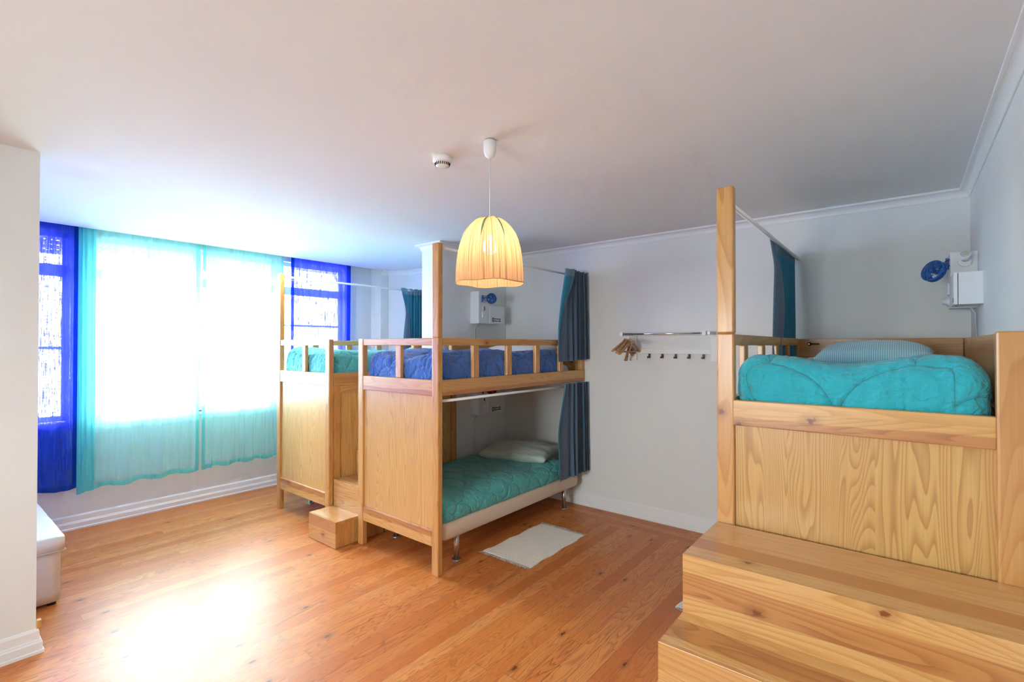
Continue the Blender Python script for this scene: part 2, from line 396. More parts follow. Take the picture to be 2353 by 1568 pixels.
def sweep(bm, path, prof, closed=False):
    """mitred sweep; path of plan points, room on the LEFT of travel; prof (out, z) rows"""
    n = len(path); P = [Vector(p) for p in path]; rows = []
    for i in range(n):
        d0 = (P[i] - P[i - 1]).normalized() if i else None
        d1 = (P[i + 1] - P[i]).normalized() if i < n - 1 else None
        n0 = Vector((-d0.y, d0.x)) if d0 else None; n1 = Vector((-d1.y, d1.x)) if d1 else None
        if n0 and n1:
            m = (n0 + n1).normalized(); m = m / max(.3, m.dot(n0))
        else: m = n0 or n1
        rows.append([bm.verts.new((P[i].x + m.x * o, P[i].y + m.y * o, z)) for o, z in prof])
    for A, Bv in zip(rows, rows[1:]):
        for k in range(len(prof) - 1): bm.faces.new((A[k], Bv[k], Bv[k + 1], A[k + 1]))
    for r in (rows[0], rows[-1]):
        bm.faces.new(r)

# ------------------------------------------------------------------ room shell
bm = bmesh.new()
def quad(bm, pts, mi=0):
    f = bm.faces.new([bm.verts.new(p) for p in pts]); f.material_index = mi
XB = 4.045
box(bm, XR, XB, YR - .1, YW + .2, -.1, 0, mi=0); box(bm, XB, XW + .1, YR - .1, YW + .2, -.1, 0, mi=1)
struct('floor', bm, mats=[M['floorX'], M['floorY']])
bm = bmesh.new()
box(bm, XR - .1, XW + .1, YR - .1, 5.572, ZC, ZC + .22)       # dropped ceiling, ends before the curtains
box(bm, XR - .1, XW + .1, 5.572, YW + .3, ZC + .2, ZC + .22)  # curtain pocket
struct('ceiling', bm, M['ceil'])
struct('wall_end', B(XW, XW + .15, YR - .1, YW + .3, 0, 2.87), M['wall'])
struct('wall_right', B(XR - .1, XW + .15, YR - .15, YR, 0, 2.87), M['wall'])
bm = bmesh.new(); RW = (.8, 2.25, 1.0, 2.1)  # wall opening added behind the camera as a source of fill daylight
box(bm, XR - .15, XR, YR - .1, RW[0], 0, 2.87); box(bm, XR - .15, XR, RW[1], YW + .3, 0, 2.87)
box(bm, XR - .15, XR, RW[0], RW[1], 0, RW[2]); box(bm, XR - .15, XR, RW[0], RW[1], RW[3], 2.87)
struct('wall_rear', bm, M['wall'])
struct('wall_left', B(XR, XL, YP0, YP1, 0, ZC), M['wall'])
struct('wall_center', B(XS, XW, YP0, YP1, 0, ZC), M['wall'])
# window wall with two openings
O1 = (-1.3, .915, .95, 2.62); O2 = (1.06, 3.62, .935, 2.62)
bm = bmesh.new(); WT = YW + .22
box(bm, XR, XW, YW, WT, 0, .935)
box(bm, XR, XW, YW, WT, 2.62, 2.87)
box(bm, XR, O1[0], YW, WT, .935, 2.62); box(bm, O1[1], O2[0], YW, WT, .935, 2.62); box(bm, O2[1], XW, YW, WT, .935, 2.62)
struct('wall_window', bm, M['wall'])
# boxed-out corner between window wall and end wall
pl = [(4.025, YW), (4.04, 5.66), (4.085, 5.592), (4.12, 5.583), (4.205, 5.578), (4.222, 5.545), (4.236, 5.512), (4.27, 5.44), (4.31, 5.375), (XW, 5.325), (XW, YW)]
bm = bmesh.new()
lo = [bm.verts.new((x, y, 0)) for x, y in pl]; hi = [bm.verts.new((x, y, 2.85)) for x, y in pl]
for i in range(len(pl)):
    j = (i + 1) % len(pl); bm.faces.new((lo[i], lo[j], hi[j], hi[i]))
bm.faces.new(hi); bm.faces.new(lo[::-1])
struct('wall_corner', bm, M['wall'])

cp = [(0, ZC - .062), (.006, ZC - .062), (.009, ZC - .056)] + [(.009 + .034 * (1 - math.cos(t)), ZC - .056 + .040 * math.sin(t)) for t in [PI / 2 * k / 7 for k in range(1, 8)]] + [(.052, ZC - .014), (.052, ZC), (0, ZC)]
bm = bmesh.new()
sweep(bm, [(4.085, 5.592), (4.205, 5.578), (4.236, 5.512), (4.27, 5.44), (4.31, 5.375), (XW, 5.325), (XW, YP1), (XS, YP1), (XS, YP0), (XW, YP0), (XW, YR), (XR, YR)][::-1], cp)
struct('trim_1', bm, M['white_paint'])
bm = bmesh.new(); sweep(bm, [(XR, YP1), (XL, YP1), (XL, YP0), (XR, YP0)][::-1], cp)
struct('trim_2', bm, M['white_paint'])
bp = [(0, 0), (.030, 0), (.030, .014), (.024, .018), (.024, .055), (.019, .062), (.019, .066), (.014, .072), (.012, .112), (.006, .122), (0, .126)][::-1]
def baseboard(name, path):
    bm = bmesh.new(); sweep(bm, path, bp); struct(name, bm, M['white_paint'])
baseboard('baseboard_end', [(XW, YR), (XW, YP0)])
baseboard('baseboard_right', [(XR, YR), (XW, YR)])
baseboard('baseboard_window', [(4.025, YW), (XR, YW)])
baseboard('baseboard_rear', [(XR, YP0), (XR, YR)])
baseboard('baseboard_left', [(XL, YP1), (XL, YP0), (XR, YP0)])
for o in D.objects:
    if o.name.startswith('baseboard') or o.name.startswith('trim'):
        b2 = bmesh.new(); b2.from_mesh(o.data); bmesh.ops.recalc_face_normals(b2, faces=b2.faces); b2.to_mesh(o.data); b2.free()
# a chipped painted block at the foot of the left wall corner
o = obj('wall_block', B(XL - .0, XL + .02, YP0 - .018, YP0 + .01, .127, .17, bev=.003), M['pineZ']); o['kind'] = 'structure'; o.name = 'trim_3'

# windows
def window(name, x0, x1, z0, z1, mull, trans_z, bars=(), shutter_to=2.42):
    w = thing(name, '', '', (x0, YW + .08, z0)); del w['label'], w['category']; w['kind'] = 'structure'
    y0, y1 = YW + .08, YW + .13
    f = .045
    bm = bmesh.new()
    box(bm, x0, x1, y0, y1, z0, z0 + .05, .004); box(bm, x0, x1, y0, y1, z1 - f, z1, .004)
    box(bm, x0, x0 + f, y0, y1, z0, z1, .004); box(bm, x1 - f, x1, y0, y1, z0, z1, .004)
    box(bm, x0, x1, y0, y1, trans_z[0], trans_z[1], .004)
    for m in mull: box(bm, m - .035, m + .035, y0 - .005, y1, z0, z1, .004)
    for z in bars: box(bm, x0, x1, y0 + .01, y1 - .01, z - .012, z + .012, .002)
    obj('window_frame', bm, M['white_paint'], w)
    obj('glass', B(x0 + f, x1 - f, y0 + .02, y0 + .024, z0 + .05, z1 - f), M['glass'], w)
    # roller shutter, partly down: slats with rows of light holes between
    bm = bmesh.new(); z = z1 + .02; ph = .042; xa = x0
    while z - ph > shutter_to:
        box(bm, x0, x1, y1 + .02, y1 + .03, z - ph + .005, z)
        x = x0
        while x < x1:
            box(bm, x, min(x + .030, x1), y1 + .022, y1 + .028, z - ph, z - ph + .005); x += .045
        z -= ph
    obj('roller_shutter', bm, M['plastic'], w)
    return w
window('window_1', O1[0], O1[1], O1[2], O1[3], [-.2], (2.23, 2.335), bars=(1.60,))
window('window_2', 1.06, 2.74, .935, 2.62, [1.93], (2.24, 2.33))
window('window_3', 2.80, 3.62, .935, 2.62, [], (2.235, 2.33), bars=(1.865,), shutter_to=2.55)
o = struct('trim_4', B(2.74, 2.80, YW + .06, YW + .15, .935, 2.62), M['white_paint'])
o = struct('trim_5', B(1.04, 3.64, YW - .02, YW + .08, .905, .935, bev=.004), M['white_paint'])   # sill
o = struct('trim_6', B(-1.32, .935, YW - .02, YW + .08, .92, .95, bev=.004), M['white_paint'])

w4 = thing('added_window', '', '', (XR - .08, RW[0], RW[2])); del w4['label'], w4['category']; w4['kind'] = 'structure'  # added unseen window, brightens the bed ends from behind the camera
bm = bmesh.new()
for (a, b, c, d) in ((RW[0], RW[1], RW[2], RW[2] + .06), (RW[0], RW[1], RW[3] - .06, RW[3]), (RW[0], RW[0] + .06, RW[2], RW[3]), (RW[1] - .06, RW[1], RW[2], RW[3]), ((RW[0] + RW[1]) / 2 - .04, (RW[0] + RW[1]) / 2 + .04, RW[2], RW[3])):
    box(bm, XR - .11, XR - .05, a, b, c, d, .004)
obj('window_frame', bm, M['white_paint'], w4)
obj('glass', B(XR - .082, XR - .078, RW[0], RW[1], RW[2], RW[3]), M['glass'], w4)
# ------------------------------------------------------------------ window curtains
def curtain(name, x0, x1, z0, z1, y, folds, amp, mat, hem, label, seed, parent=None, flare=0, side=.02, skew=0, group=None):
    rnd = random.Random(seed)
    ph = [rnd.uniform(0, 6.28) for _ in range(6)]
    L = x1 - x0
    def f(u, v):   # v: 0 bottom .. 1 top
        a = amp * (.75 + .45 * v)
        w = folds * 2 * PI * u
        gather = .35 * math.sin(w * .37 + ph[0]) + .25 * math.sin(w * .61 + ph[1])
        yy = y + a * math.sin(w + gather * 3 + .5 * math.sin(3 * (1 - v) + ph[2])) * (.6 + .4 * math.sin(w * .23 + ph[3]))
        yy += amp * .3 * math.sin(w * 2.3 + ph[4] + v)
        xx = x0 + L * u + flare * (1 - v) * (u - .5) * 2 + .3 * a * math.cos(w + ph[5])
        zz = z0 + (z1 - z0) * v + (.012 * math.sin(w * .5 + ph[1]) + skew * u) * (1 - v)
        return (xx, yy, zz)
    bm = bmesh.new()
    grid(bm, int(folds * 14) + 8, 36, lambda u, v: f(u, .0 + v))
    hb = .045 / (z1 - z0)
    root = thing(name, label, 'curtain', (x0, y, z0), group)
    bm.free(); bm = bmesh.new()
    nu = int(folds * 14) + 8
    grid(bm, nu, 34, lambda u, v: f(u, hb + v * (1 - hb)), )
    obj('cloth', bm, mat, root, True)
    bm = bmesh.new()
    grid(bm, nu, 3, lambda u, v: f(u, v * hb))
    obj('hem', bm, hem, root, True)
    for uu in (0, 1):
        bm = bmesh.new()
        grid(bm, 1, 34, lambda u, v: tuple(Vector(f(uu + (u * side / L) * (1 if uu == 0 else -1), hb + v * (1 - hb))) + Vector((0, -.003, 0))))
        obj('side_hem', bm, hem, root, True)
    return root
curtain('window_curtain', -1.35, .955, .375, 2.80, 5.655, 13, .018, M['sheer_blue'], M['hem_blue'], 'royal blue linen window curtain at the far left, beside the near white wall end', 3, side=.035)
curtain('window_curtain', .965, 1.895, .345, 2.80, 5.63, 7, .022, M['sheer_teal'], M['hem_teal'], 'wider sheer teal window curtain, next to the left royal blue curtain', 11, side=.03)
curtain('window_curtain', 1.925, 2.765, .352, 2.80, 5.64, 8, .020, M['sheer_teal'], M['hem_teal'], 'sheer teal window curtain right of the gap, partly behind the far bunk post', 12, side=.03)
curtain('window_curtain', 2.84, 3.635, .40, 2.80, 5.64, 5, .020, M['sheer_blue'], M['hem_blue'], 'royal blue linen window curtain behind the far bunk guard rail', 5, side=.05)
# a denser fold of teal at the left edge of the first sheer
c = curtain('window_curtain', .94, 1.06, .34, 2.80, 5.585, 1.5, .02, M['hem_teal'], M['hem_teal'], 'narrow folded-back teal strip hanging between royal blue curtain and sheer teal curtain', 21, side=.01)
rail = obj('curtain_rail', B(XR + .02, 3.9, 5.60, 5.67, 2.80, 2.825), M['white_paint']); tag(rail, 'white ceiling curtain track above the window curtains', 'curtain track')

# ------------------------------------------------------------------ soft goods
def rbox(x0, x1, y0, y1, z0, z1, r, d, rz=None):
    """closed rounded box, subdivided to spacing d"""
    bm = bmesh.new(); S = {}
    c = [(x0 + x1) / 2, (y0 + y1) / 2, (z0 + z1) / 2]; h = [(x1 - x0) / 2, (y1 - y0) / 2, (z1 - z0) / 2]
    n = [max(2, int(2 * a / d)) for a in h]
    rr = [min(r, h[0]), min(r, h[1]), min(rz or r, h[2])]
    def V(p):
        k = tuple(round(a, 6) for a in p)
        if k in S: return S[k]
        q = []; dl = []
        for i in range(3):
            inn = h[i] - rr[i]; cl = max(-inn, min(inn, p[i])); dl.append((p[i] - cl) / rr[i]); q.append(cl)
        L = math.sqrt(sum(a * a for a in dl)); m = max(abs(a) for a in dl) or 1
        if L > 1e-6: dl = [a / L * m for a in dl]
        S[k] = bm.verts.new([c[i] + q[i] + dl[i] * rr[i] for i in range(3)]); return S[k]
    for ax in range(3):
        a, b = [i for i in range(3) if i != ax]
        for sgn in (-1, 1):
            for i in range(n[a]):
                for j in range(n[b]):
                    vs = []
                    for (p, q) in ((i, j), (i + 1, j), (i + 1, j + 1), (i, j + 1)):
                        P = [0, 0, 0]; P[ax] = sgn * h[ax]; P[a] = -h[a] + 2 * h[a] * p / n[a]; P[b] = -h[b] + 2 * h[b] * q / n[b]
                        vs.append(V(P))
                    if len(set(vs)) == 4:
                        fl = (sgn > 0) == (ax != 1)
                        f = bm.faces.new(vs if fl else vs[::-1]); f.smooth = True
    bm.normal_update(); return bm
def scallop(u, v, r):
    """distance to a fish-scale quilting seam"""
    j = math.floor(v / r); best = 9
    for jj in (j,):
        off = r * (jj % 2)
        i = math.floor((u - off) / (2 * r))
        cx = off + 2 * r * i + r; cy = jj * r
        best = min(best, abs(math.hypot(u - cx, v - cy) - r))
        for cx2 in (cx - 2 * r, cx + 2 * r): best = min(best, abs(math.hypot(u - cx2, v - cy) - r))
    return best
def duvet(name, mat, label, x0, x1, y0, y1, z0, z1, r=.06, d=.012, top=None, puff=.02, seam=.20, wr=.008, seed=0, wdir='y', group=None, uvoff=(0, 0)):
    bm = rbox(x0, x1, y0, y1, z0, z1, r, d, rz=min(r, (z1 - z0) / 2)); CU = {}
    for v in bm.verts:
        p = v.co.copy(); nn = v.normal.copy()
        zz = (p.z - z0) / (z1 - z0)
        # wrap coordinates so that seams run over the edge
        u = p.y + uvoff[0]; w = p.x + (z1 - p.z) * (-1 if p.x < (x0 + x1) / 2 and p.x < x0 + .12 else 0) + uvoff[1]
        if p.y < y0 + .1: u -= (z1 - p.z)
        elif p.y > y1 - .1: u += (z1 - p.z)
        s = scallop(u, w, seam); CU[v] = (u, w)
        dsp = puff * (1 - math.exp(-(s / .035) ** 1.2)) - puff * .6
        if s < .010: dsp -= .005 * (1 - s / .010)
        q = Vector((p.x * 5 + seed, p.y * 5, p.z * 5))
        dsp += .006 * noise.noise(q)
        # directional wrinkles, strongest near the seams and the edge
        if wdir == 'y': k = Vector((p.x * 5 + p.z * 6 + seed, p.y * 30 + 6 * p.z, p.z * 5))
        else: k = Vector((p.x * 30, p.y * 6 + seed, p.z * 9))
        m = .35 + .65 * math.exp(-s / .05)
        rw = 1 - abs(noise.noise(k + noise.noise_vector(q * .8) * 1.3)) * 2
        dsp += wr * m * rw
        k2 = Vector((p.x * 14 + seed, p.y * 14, p.z * 14)); dsp += wr * .35 * noise.noise(k2)
        nv = Vector((nn.x, nn.y, nn.z))
        p2 = p + nv * dsp
        if top: p2.z += top(p.x, p.y) * max(0, zz)
        if p2.z < z0 + .002: p2.z = z0 + .002
        v.co = p2
    uvl = bm.loops.layers.uv.new('cloth')
    for f in bm.faces:
        for lp in f.loops: lp[uvl].uv = CU[lp.vert]
    o = obj(name, bm, mat, None, True, at=((x0 + x1) / 2, (y0 + y1) / 2, z0))
    return tag(o, label, 'duvet', group)
def pillow(name, mat, label, cx, cy, z, lx, ly, t, rot=0, tilt=(0, 0), seed=0, flange=0, wr=.006):
    bm = bmesh.new(); n = 44
    def pos(a, b, s):
        u, v = 2 * a - 1, 2 * b - 1
        h = (max(0, 1 - abs(u) ** 2.6) * max(0, 1 - abs(v) ** 2.6)) ** .55
        e = 1 - .06 * (1 - abs(u) ** 2) * (abs(v) ** 6) ; e2 = 1 - .06 * (1 - abs(v) ** 2) * (abs(u) ** 6)
        x, y = u * lx / 2 * e2, v * ly / 2 * e
        w = wr * noise.noise(Vector((x * 12 + seed, y * 12, s))) + wr * (1 - abs(noise.noise(Vector((x * 26, y * 9 + seed, s * 2))))*2) * (1 - h * .6)
        zz = t * (.5 + .5 * s * h) + (w * s if 0 < a < 1 and 0 < b < 1 else 0)
        return Vector((x, y, zz if s > 0 else max(0, zz * .75)))
    T = [[None] * (n + 1) for _ in range(n + 1)]; Bm = [[None] * (n + 1) for _ in range(n + 1)]
    for i in range(n + 1):
        for j in range(n + 1):
            T[i][j] = bm.verts.new(pos(i / n, j / n, 1))
            Bm[i][j] = T[i][j] if i in (0, n) or j in (0, n) else bm.verts.new(pos(i / n, j / n, -1))
    for i in range(n):
        for j in range(n):
            a = bm.faces.new((T[i][j], T[i + 1][j], T[i + 1][j + 1], T[i][j + 1])); a.smooth = True
            b = bm.faces.new((Bm[i][j], Bm[i][j + 1], Bm[i + 1][j + 1], Bm[i + 1][j])); b.smooth = True
    bmesh.ops.rotate(bm, verts=bm.verts, cent=(0, 0, 0), matrix=Matrix.Rotation(rot, 3, 'Z') @ Matrix.Rotation(tilt[0], 3, 'X') @ Matrix.Rotation(tilt[1], 3, 'Y'))
    zm = min(v.co.z for v in bm.verts)
    bmesh.ops.translate(bm, verts=bm.verts, vec=(0, 0, -zm))
    o = obj(name, bm, mat, None, True); o.location = (cx, cy, z)
    return tag(o, label, 'pillow')

# ------------------------------------------------------------------ beds
ZR0, ZR1 = 1.621, 1.675; ZB0, ZB1 = 1.262, 1.375; X0, X1 = 2.341, 4.345; PT = .046; PW = .066
def rails(root, y, ys, guard=True):
    """guard rail with balusters on the long side whose outer face is y; ys = -1 outer side towards -y"""
    a, b = (y, y + .04) if ys < 0 else (y - .04, y)
    obj('side_beam', B(X0 + PT, X1, a, b, ZB0, ZB1, bev=.004), M['beamX'], root)
    if guard:
        g0, g1 = (y + .004, y + .036) if ys < 0 else (y - .036, y - .004)
        obj('guard_rail', B(X0 + PT, 3.957, g0 - .002, g1 + .002, ZR0, ZR1, bev=.005), M['pineX'], root)
        for x in (2.705, 3.107, 3.507, 3.890):
            obj('baluster', B(x, x + .066, g0, g1, ZB1, ZR0 + .002, bev=.006), M['pineZ'], root)
def end_panel(root, y0, y1, upper=True, wide=None):
    a, b = y0 + PW, y1 - PW
    if wide: a = wide
    if upper:
        obj('end_guard_rail', B(X0 + .004, X0 + .036, a, b, ZR0, ZR1 - .001, bev=.005), M['pineY'], root)
        m = (y0 + y1) / 2 - .03
        obj('baluster', B(X0 + .006, X0 + .038, m - .031, m + .031, ZB1, ZR0 + .002, bev=.006), M['pineZ'], root)
    obj('end_beam', B(X0 + .002, X0 + .040, a, b, ZB0, ZB1, bev=.004), M['beamY'], root)
    obj('end_panel', B(X0 + .018, X0 + .028, a, b, .30, ZB0 + .01), M['panelZ' if upper else 'panelC'], root)
    obj('bottom_rail', B(X0 + .002, X0 + .040, a, b, .198, .316, bev=.008), M['railY'], root)
def post(root, x, y, z1, w=PW, t=PT, z0=0, name='corner_post'):
    return obj(name, B(x, x + t, y, y + w, z0, z1, bev=.007, seg=3), M['pineZ'], root)
def slat_base(root, y0, y1):
    obj('bed_base', B(X0 + .05, X1 - .02, y0 + .045, y1 - .045, ZB0 + .005, ZB0 + .025), M['pineX'], root)

# ---- near bunk (A)
A0, A1 = 2.547, 3.507
bedA = thing('bunk_bed', 'pine bunk bed in the middle with royal blue quilt on top', 'bunk bed', (X0, A0, 0), 'pine bunk beds')
end_panel(bedA, A0, A1); rails(bedA, A0, -1)
post(bedA, X0, A0, ZR1 + .001); post(bedA, X0, A0, 2.347, z0=ZR1 + .002, name='post_extension'); post(bedA, X0, A1 - PW, ZR1)
post(bedA, 4.285, A0 + .002, ZR1, t=.06, w=.04, z0=ZB1, name='head_post')
obj('side_beam', B(X0 + PT, X1, A1 - .04, A1, ZB0, ZB1, bev=.004), M['pineX'], bedA)
obj('wall_side_board', B(3.40, X1, A1 - .032, A1 - .008, ZB1 + .04, ZR1, bev=.004), M['pineX'], bedA)
obj('head_board', B(X1 - .045, X1 - .02, A0 + .045, A1 - .04, ZB1 - .02, ZR1, bev=.004), M['pineY'], bedA)
obj('side_panel', B(X0 + PT, 3.36, A1 - .03, A1 - .018, .20, ZB0), M['panelZ'], bedA)
post(bedA, 3.36, A1 - .05, ZR1, t=.068, w=.05, name='middle_post')
slat_base(bedA, A0, A1)
bm = bmesh.new(); cyl(bm, (X0 + PT, A0 + .028, 2.318), (XW, A0 + .028, 2.318), .0095); obj('curtain_rod', bm, M['white_paint'], bedA)
bm = bmesh.new(); cyl(bm, (X0 + PT, A0 + .028, 1.224), (X1, A0 + .028, 1.224), .0105); obj('curtain_rod', bm, M['white_paint'], bedA)

# ---- far bunk (B)
B0, B1 = 3.945, 4.905
bedB = thing('bunk_bed', 'pine bunk bed nearest the windows with aqua quilt on top, wooden steps at its side', 'bunk bed', (X0, B0, 0), 'pine bunk beds')
end_panel(bedB, B0, B1); rails(bedB, B1, 1)
post(bedB, X0, B1 - PW, ZR1 + .001); post(bedB, X0, B1 - PW, 2.343, z0=ZR1 + .002, name='post_extension'); post(bedB, X0, B0, ZR1)
obj('side_beam', B(X0 + PT, X1, B0 + .001, B0 + .041, ZB0, ZB1, bev=.004), M['pineX'], bedB)
obj('side_panel', B(X0 + PT, 3.29, B0 + .018, B0 + .03, .20, ZB0), M['panelZ'], bedB)
obj('side_stile', B(X0 + PT, X0 + PT + .07, B0 + .008, B0 + .03, .20, ZB0 - .001, bev=.002), M['pineZ'], bedB)
obj('side_panel_rail', B(X0 + PT + .07, 3.29, B0 + .008, B0 + .03, ZB0 - .062, ZB0 - .001, bev=.002), M['pineX'], bedB)
post(bedB, 3.29, B0, ZR1, t=.068, w=.045, name='middle_post')
obj('wall_side_board', B(3.358, X1, B0 + .008, B0 + .032, ZB1 + .04, ZR1, bev=.004), M['pineX'], bedB)
obj('head_board', B(X1 - .045, X1 - .02, B0 + .045, B1 - .04, ZB1 - .02, ZR1, bev=.004), M['pineY'], bedB)
slat_base(bedB, B0, B1)
bm = bmesh.new(); cyl(bm, (X0 + PT, B1 - .03, 2.314), (XW, B1 - .03, 2.314), .0105); obj('curtain_rod', bm, M['white_paint'], bedB)

# ---- raised bed at the right (C)
C0, C1 = -.325, .676
bedC = thing('loft_bed', 'raised pine bed in the right corner with teal quilt, reached by broad steps', 'loft bed', (X0, C0, 0))
end_panel(bedC, C0, C1, upper=False, wide=-.243)
rails(bedC, C1, 1)
post(bedC, X0, C1 - .074, ZR1 + .001, w=.074); post(bedC, X0, C1 - .074, 2.346, w=.074, z0=ZR1 + .002, name='post_extension')
post(bedC, X0 - .006, C0, ZR1 - .006, w=.083, name='corner_board')
obj('wall_side_board', B(X0 + .045, X1 - .02, C0 + .003, C0 + .027, ZB1 - .01, ZR1 - .005, bev=.003), M['pineX'], bedC)
obj('side_beam', B(X0 + PT, X1, C0 + .003, C0 + .04, ZB0, ZB1 - .012), M['pineX'], bedC)
hb = obj('head_board', B(X1 - .045, X1 - .02, C0 + .03, C1 - .04, ZB1 - .02, ZR1 - .004, bev=.003), M['pineY'], bedC)
post(bedC, X1 - .05, C1 - .042, ZR1 - .003, t=.045, w=.04, z0=ZB1, name='head_post')
obj('guard_rail', B(3.957, X1 - .05, C1 - .038, C1 - .002, ZR0, ZR1, bev=.003), M['pineX'], bedC)
bm = bmesh.new()
cyl(bm, (X1 - .0462, .565, 1.632), (X1 - .0445, .565, 1.632), .014, 16); box(bm, X1 - .0462, X1 - .0445, .50, .565, 1.626, 1.638)
obj('keyhole_slot', bm, M['dark'], hb)
bm = bmesh.new(); cyl(bm, (X1 - .048, .568, 1.632), (X1 - .0445, .568, 1.632), .006, 12); obj('screw', bm, M['chrome'], hb)
slat_base(bedC, C0, C1)
bm = bmesh.new(); cyl(bm, (X0 + PT, C1 - .035, 2.29), (XW, C1 - .035, 2.29), .0115); cyl(bm, (XW - .008, C1 - .035, 2.29), (XW, C1 - .035, 2.29), .02)
obj('curtain_rod', bm, M['white_paint'], bedC)

# mattresses
def mattress(label, x0, x1, y0, y1, z0, z1, mat=None, r=.03):
    bm = rbox(x0, x1, y0, y1, z0, z1, r, .05)
    return tag(obj('mattress', bm, mat or M['sheet'], None, True, at=((x0 + x1) / 2, (y0 + y1) / 2, z0)), label, 'mattress')
mattress('white-sheeted mattress under the blue quilt', X0 + .10, 4.22, A0 + .09, A1 - .09, ZB0 + .026, 1.43, r=.05)
mattress('white-sheeted mattress under the aqua quilt of the far bunk', X0 + .10, 4.22, B0 + .09, B1 - .09, ZB0 + .026, 1.43)
mattress('white-sheeted mattress on the raised bed at the right', X0 + .13, X1 - .05, C0 + .15, C1 - .14, ZB0 + .026, 1.465)

# duvets
def topA(x, y): return .022 * math.sin((y - 2.6) * 9.0 + 1.0) + .012 * math.sin(x * 7) - .025 * max(0, (x - 3.2))
duvet('duvet', M['blue'], 'crumpled royal blue quilt on the upper bunk in the middle', X0 + .046, 3.99, A0 + .043, A1 - .045, 1.300, 1.558, r=.09, top=topA, d=.009, seam=.20, puff=.008, wr=.012, seed=3, uvoff=(.07, .1))
def topB(x, y): return .03 * math.exp(-((y - 4.72) / .16) ** 2) * math.exp(-max(0, x - 2.5) * 2) + .01 * math.sin(x * 8) - .02 * max(0, x - 2.8)
duvet('duvet', M['aqua'], 'aqua quilt folded on the upper bunk nearest the windows', X0 + .046, 3.85, B0 + .043, B1 - .045, 1.300, 1.562, r=.09, top=topB, d=.010, seam=.21, puff=.008, wr=.012, seed=9, uvoff=(.02, .13))
def topC(x, y):
    e = math.exp(-max(0, x - 2.62) * 3.5)
    return e * (.028 * math.exp(-((y - .50) / .14) ** 2) + .034 * math.exp(-((y + .10) / .15) ** 2) - .012 * math.exp(-((y - .2) / .12) ** 2)) - .035 * (1 - e)
duvet('duvet', M['teal'], 'bright teal quilt on the raised bed at the right', X0 + .044, 3.72, C0 + .086, C1 - .068, 1.300, 1.548, r=.085, d=.0075, top=topC, seam=.25, puff=.008, wr=.009, seed=15, uvoff=(.03, .12))

# lower divans
def divan(label, y0, y1, group):
    t = thing('divan_bed', label, 'bed', (X0 + .07, y0, 0), group)
    bm = rbox(X0 + .07, 4.26, y0, y1, .215, .345, .045, .03, rz=.02)
    obj('base', bm, M['divan'], t, True)
    bm = rbox(X0 + .10, 4.25, y0 + .035, y1 - .035, .345, .448, .04, .03)
    obj('mattress', bm, M['sheet'], t, True)
    for x in (2.625, 4.118):
        for y in (y0 + .09, y1 - .09):
            bm = bmesh.new(); cyl(bm, (x, y, .008), (x, y, .225), .0205, 20); cyl(bm, (x, y, 0), (x, y, .010), .036, 20); obj('leg', bm, M['steel'], t)
    return t
divan('beige upholstered low bed on steel legs under the blue-quilted bunk', 2.56, 3.46, 'low beds inside the bunks')
divan('beige upholstered low bed on steel legs under the bunk nearest the windows', 3.99, 4.86, 'low beds inside the bunks')
def topL(x, y):
    s = max(0, min(1, (2.80 - y) / .22)); return -.035 * s * s + .012 * math.sin(x * 6 + y * 3) + .02 * math.exp(-(x - 2.45) * 5)
duvet('duvet', M['tealgreen'], 'dark teal quilt spread on the low bed inside the middle bunk', X0 + .052, 4.055, 2.562, 3.465, .325, .515, r=.07, top=topL, d=.010, seam=.15, puff=.005, wr=.0045, seed=22, wdir='x')
duvet('duvet', M['tealgreen'], 'teal quilt on the low bed inside the bunk nearest the windows', X0 + .06, 4.0, 4.02, 4.84, .345, .50, d=.03, seed=28)

# pillows
pillow('pillow', M['pillow_white'], 'white pillow on the blue-quilted upper bunk', 3.86, 3.02, 1.485, .48, .70, .14, rot=.10, tilt=(0, -.12), seed=2)
pillow('pillow', M['pillow_aqua'], 'pale aqua pillow on the far upper bunk', 3.98, 4.42, 1.47, .46, .66, .16, seed=5, tilt=(0, -.1))
pillow('pillow', M['pillow_grey'], 'grey-green pillow on the low bed inside the middle bunk', 3.90, 3.03, .485, .50, .70, .145, rot=.28, tilt=(0, -.05), seed=8, wr=.009)
pillow('pillow', M['pillow_stripe'], 'striped light blue pillow on the raised bed at the right', 3.72, .15, 1.475, .46, .58, .165, rot=0, tilt=(0, -.10), seed=11)
# white under-pillow / sheet bulge behind the striped pillow
mattress('rumpled white sheet fold beside the striped pillow', 3.95, 4.27, -.22, .58, 1.466, 1.535, r=.035)

# ------------------------------------------------------------------ steps
def steps(label, ys, levels, xs, mid=None, mats={}):
    t = thing('wooden_steps', label, 'steps', (xs[0], ys[0], 0))
    prev = 0
    for k, z in enumerate(levels):
        x0, x1 = xs[k], xs[k + 1]
        y0, y1 = ys
        if mid and k == 0: y1 = mid
        obj('tread', B(x0 + .0205, x1 + (.0 if k == len(levels) - 1 else .02), y0, y1, z - .022, z, bev=.0006), M[mats.get(('t', k), 'treadY')], t)
        obj('riser', B(x0, x0 + .020, y0, y1, 0.003 if k == 0 else prev, z, bev=.0012), M[mats.get(('r', k), 'riserY')], t)
        obj('side_panel', B(x0 + .021, x1, y0 + .002, y0 + .022, .004, z - .0225), M['pineZ'], t)
        obj('side_panel', B(x0 + .021, x1, y1 - .022, y1 - .002, .004, z - .0225), M['pineZ'], t)
        prev = z
    return t
steps('small pine steps between the two bunks, lowest step jutting out', (3.532, 3.940), [.212, .442, .657, .88], [2.155, 2.385, 2.617, 2.85, 3.08], None)
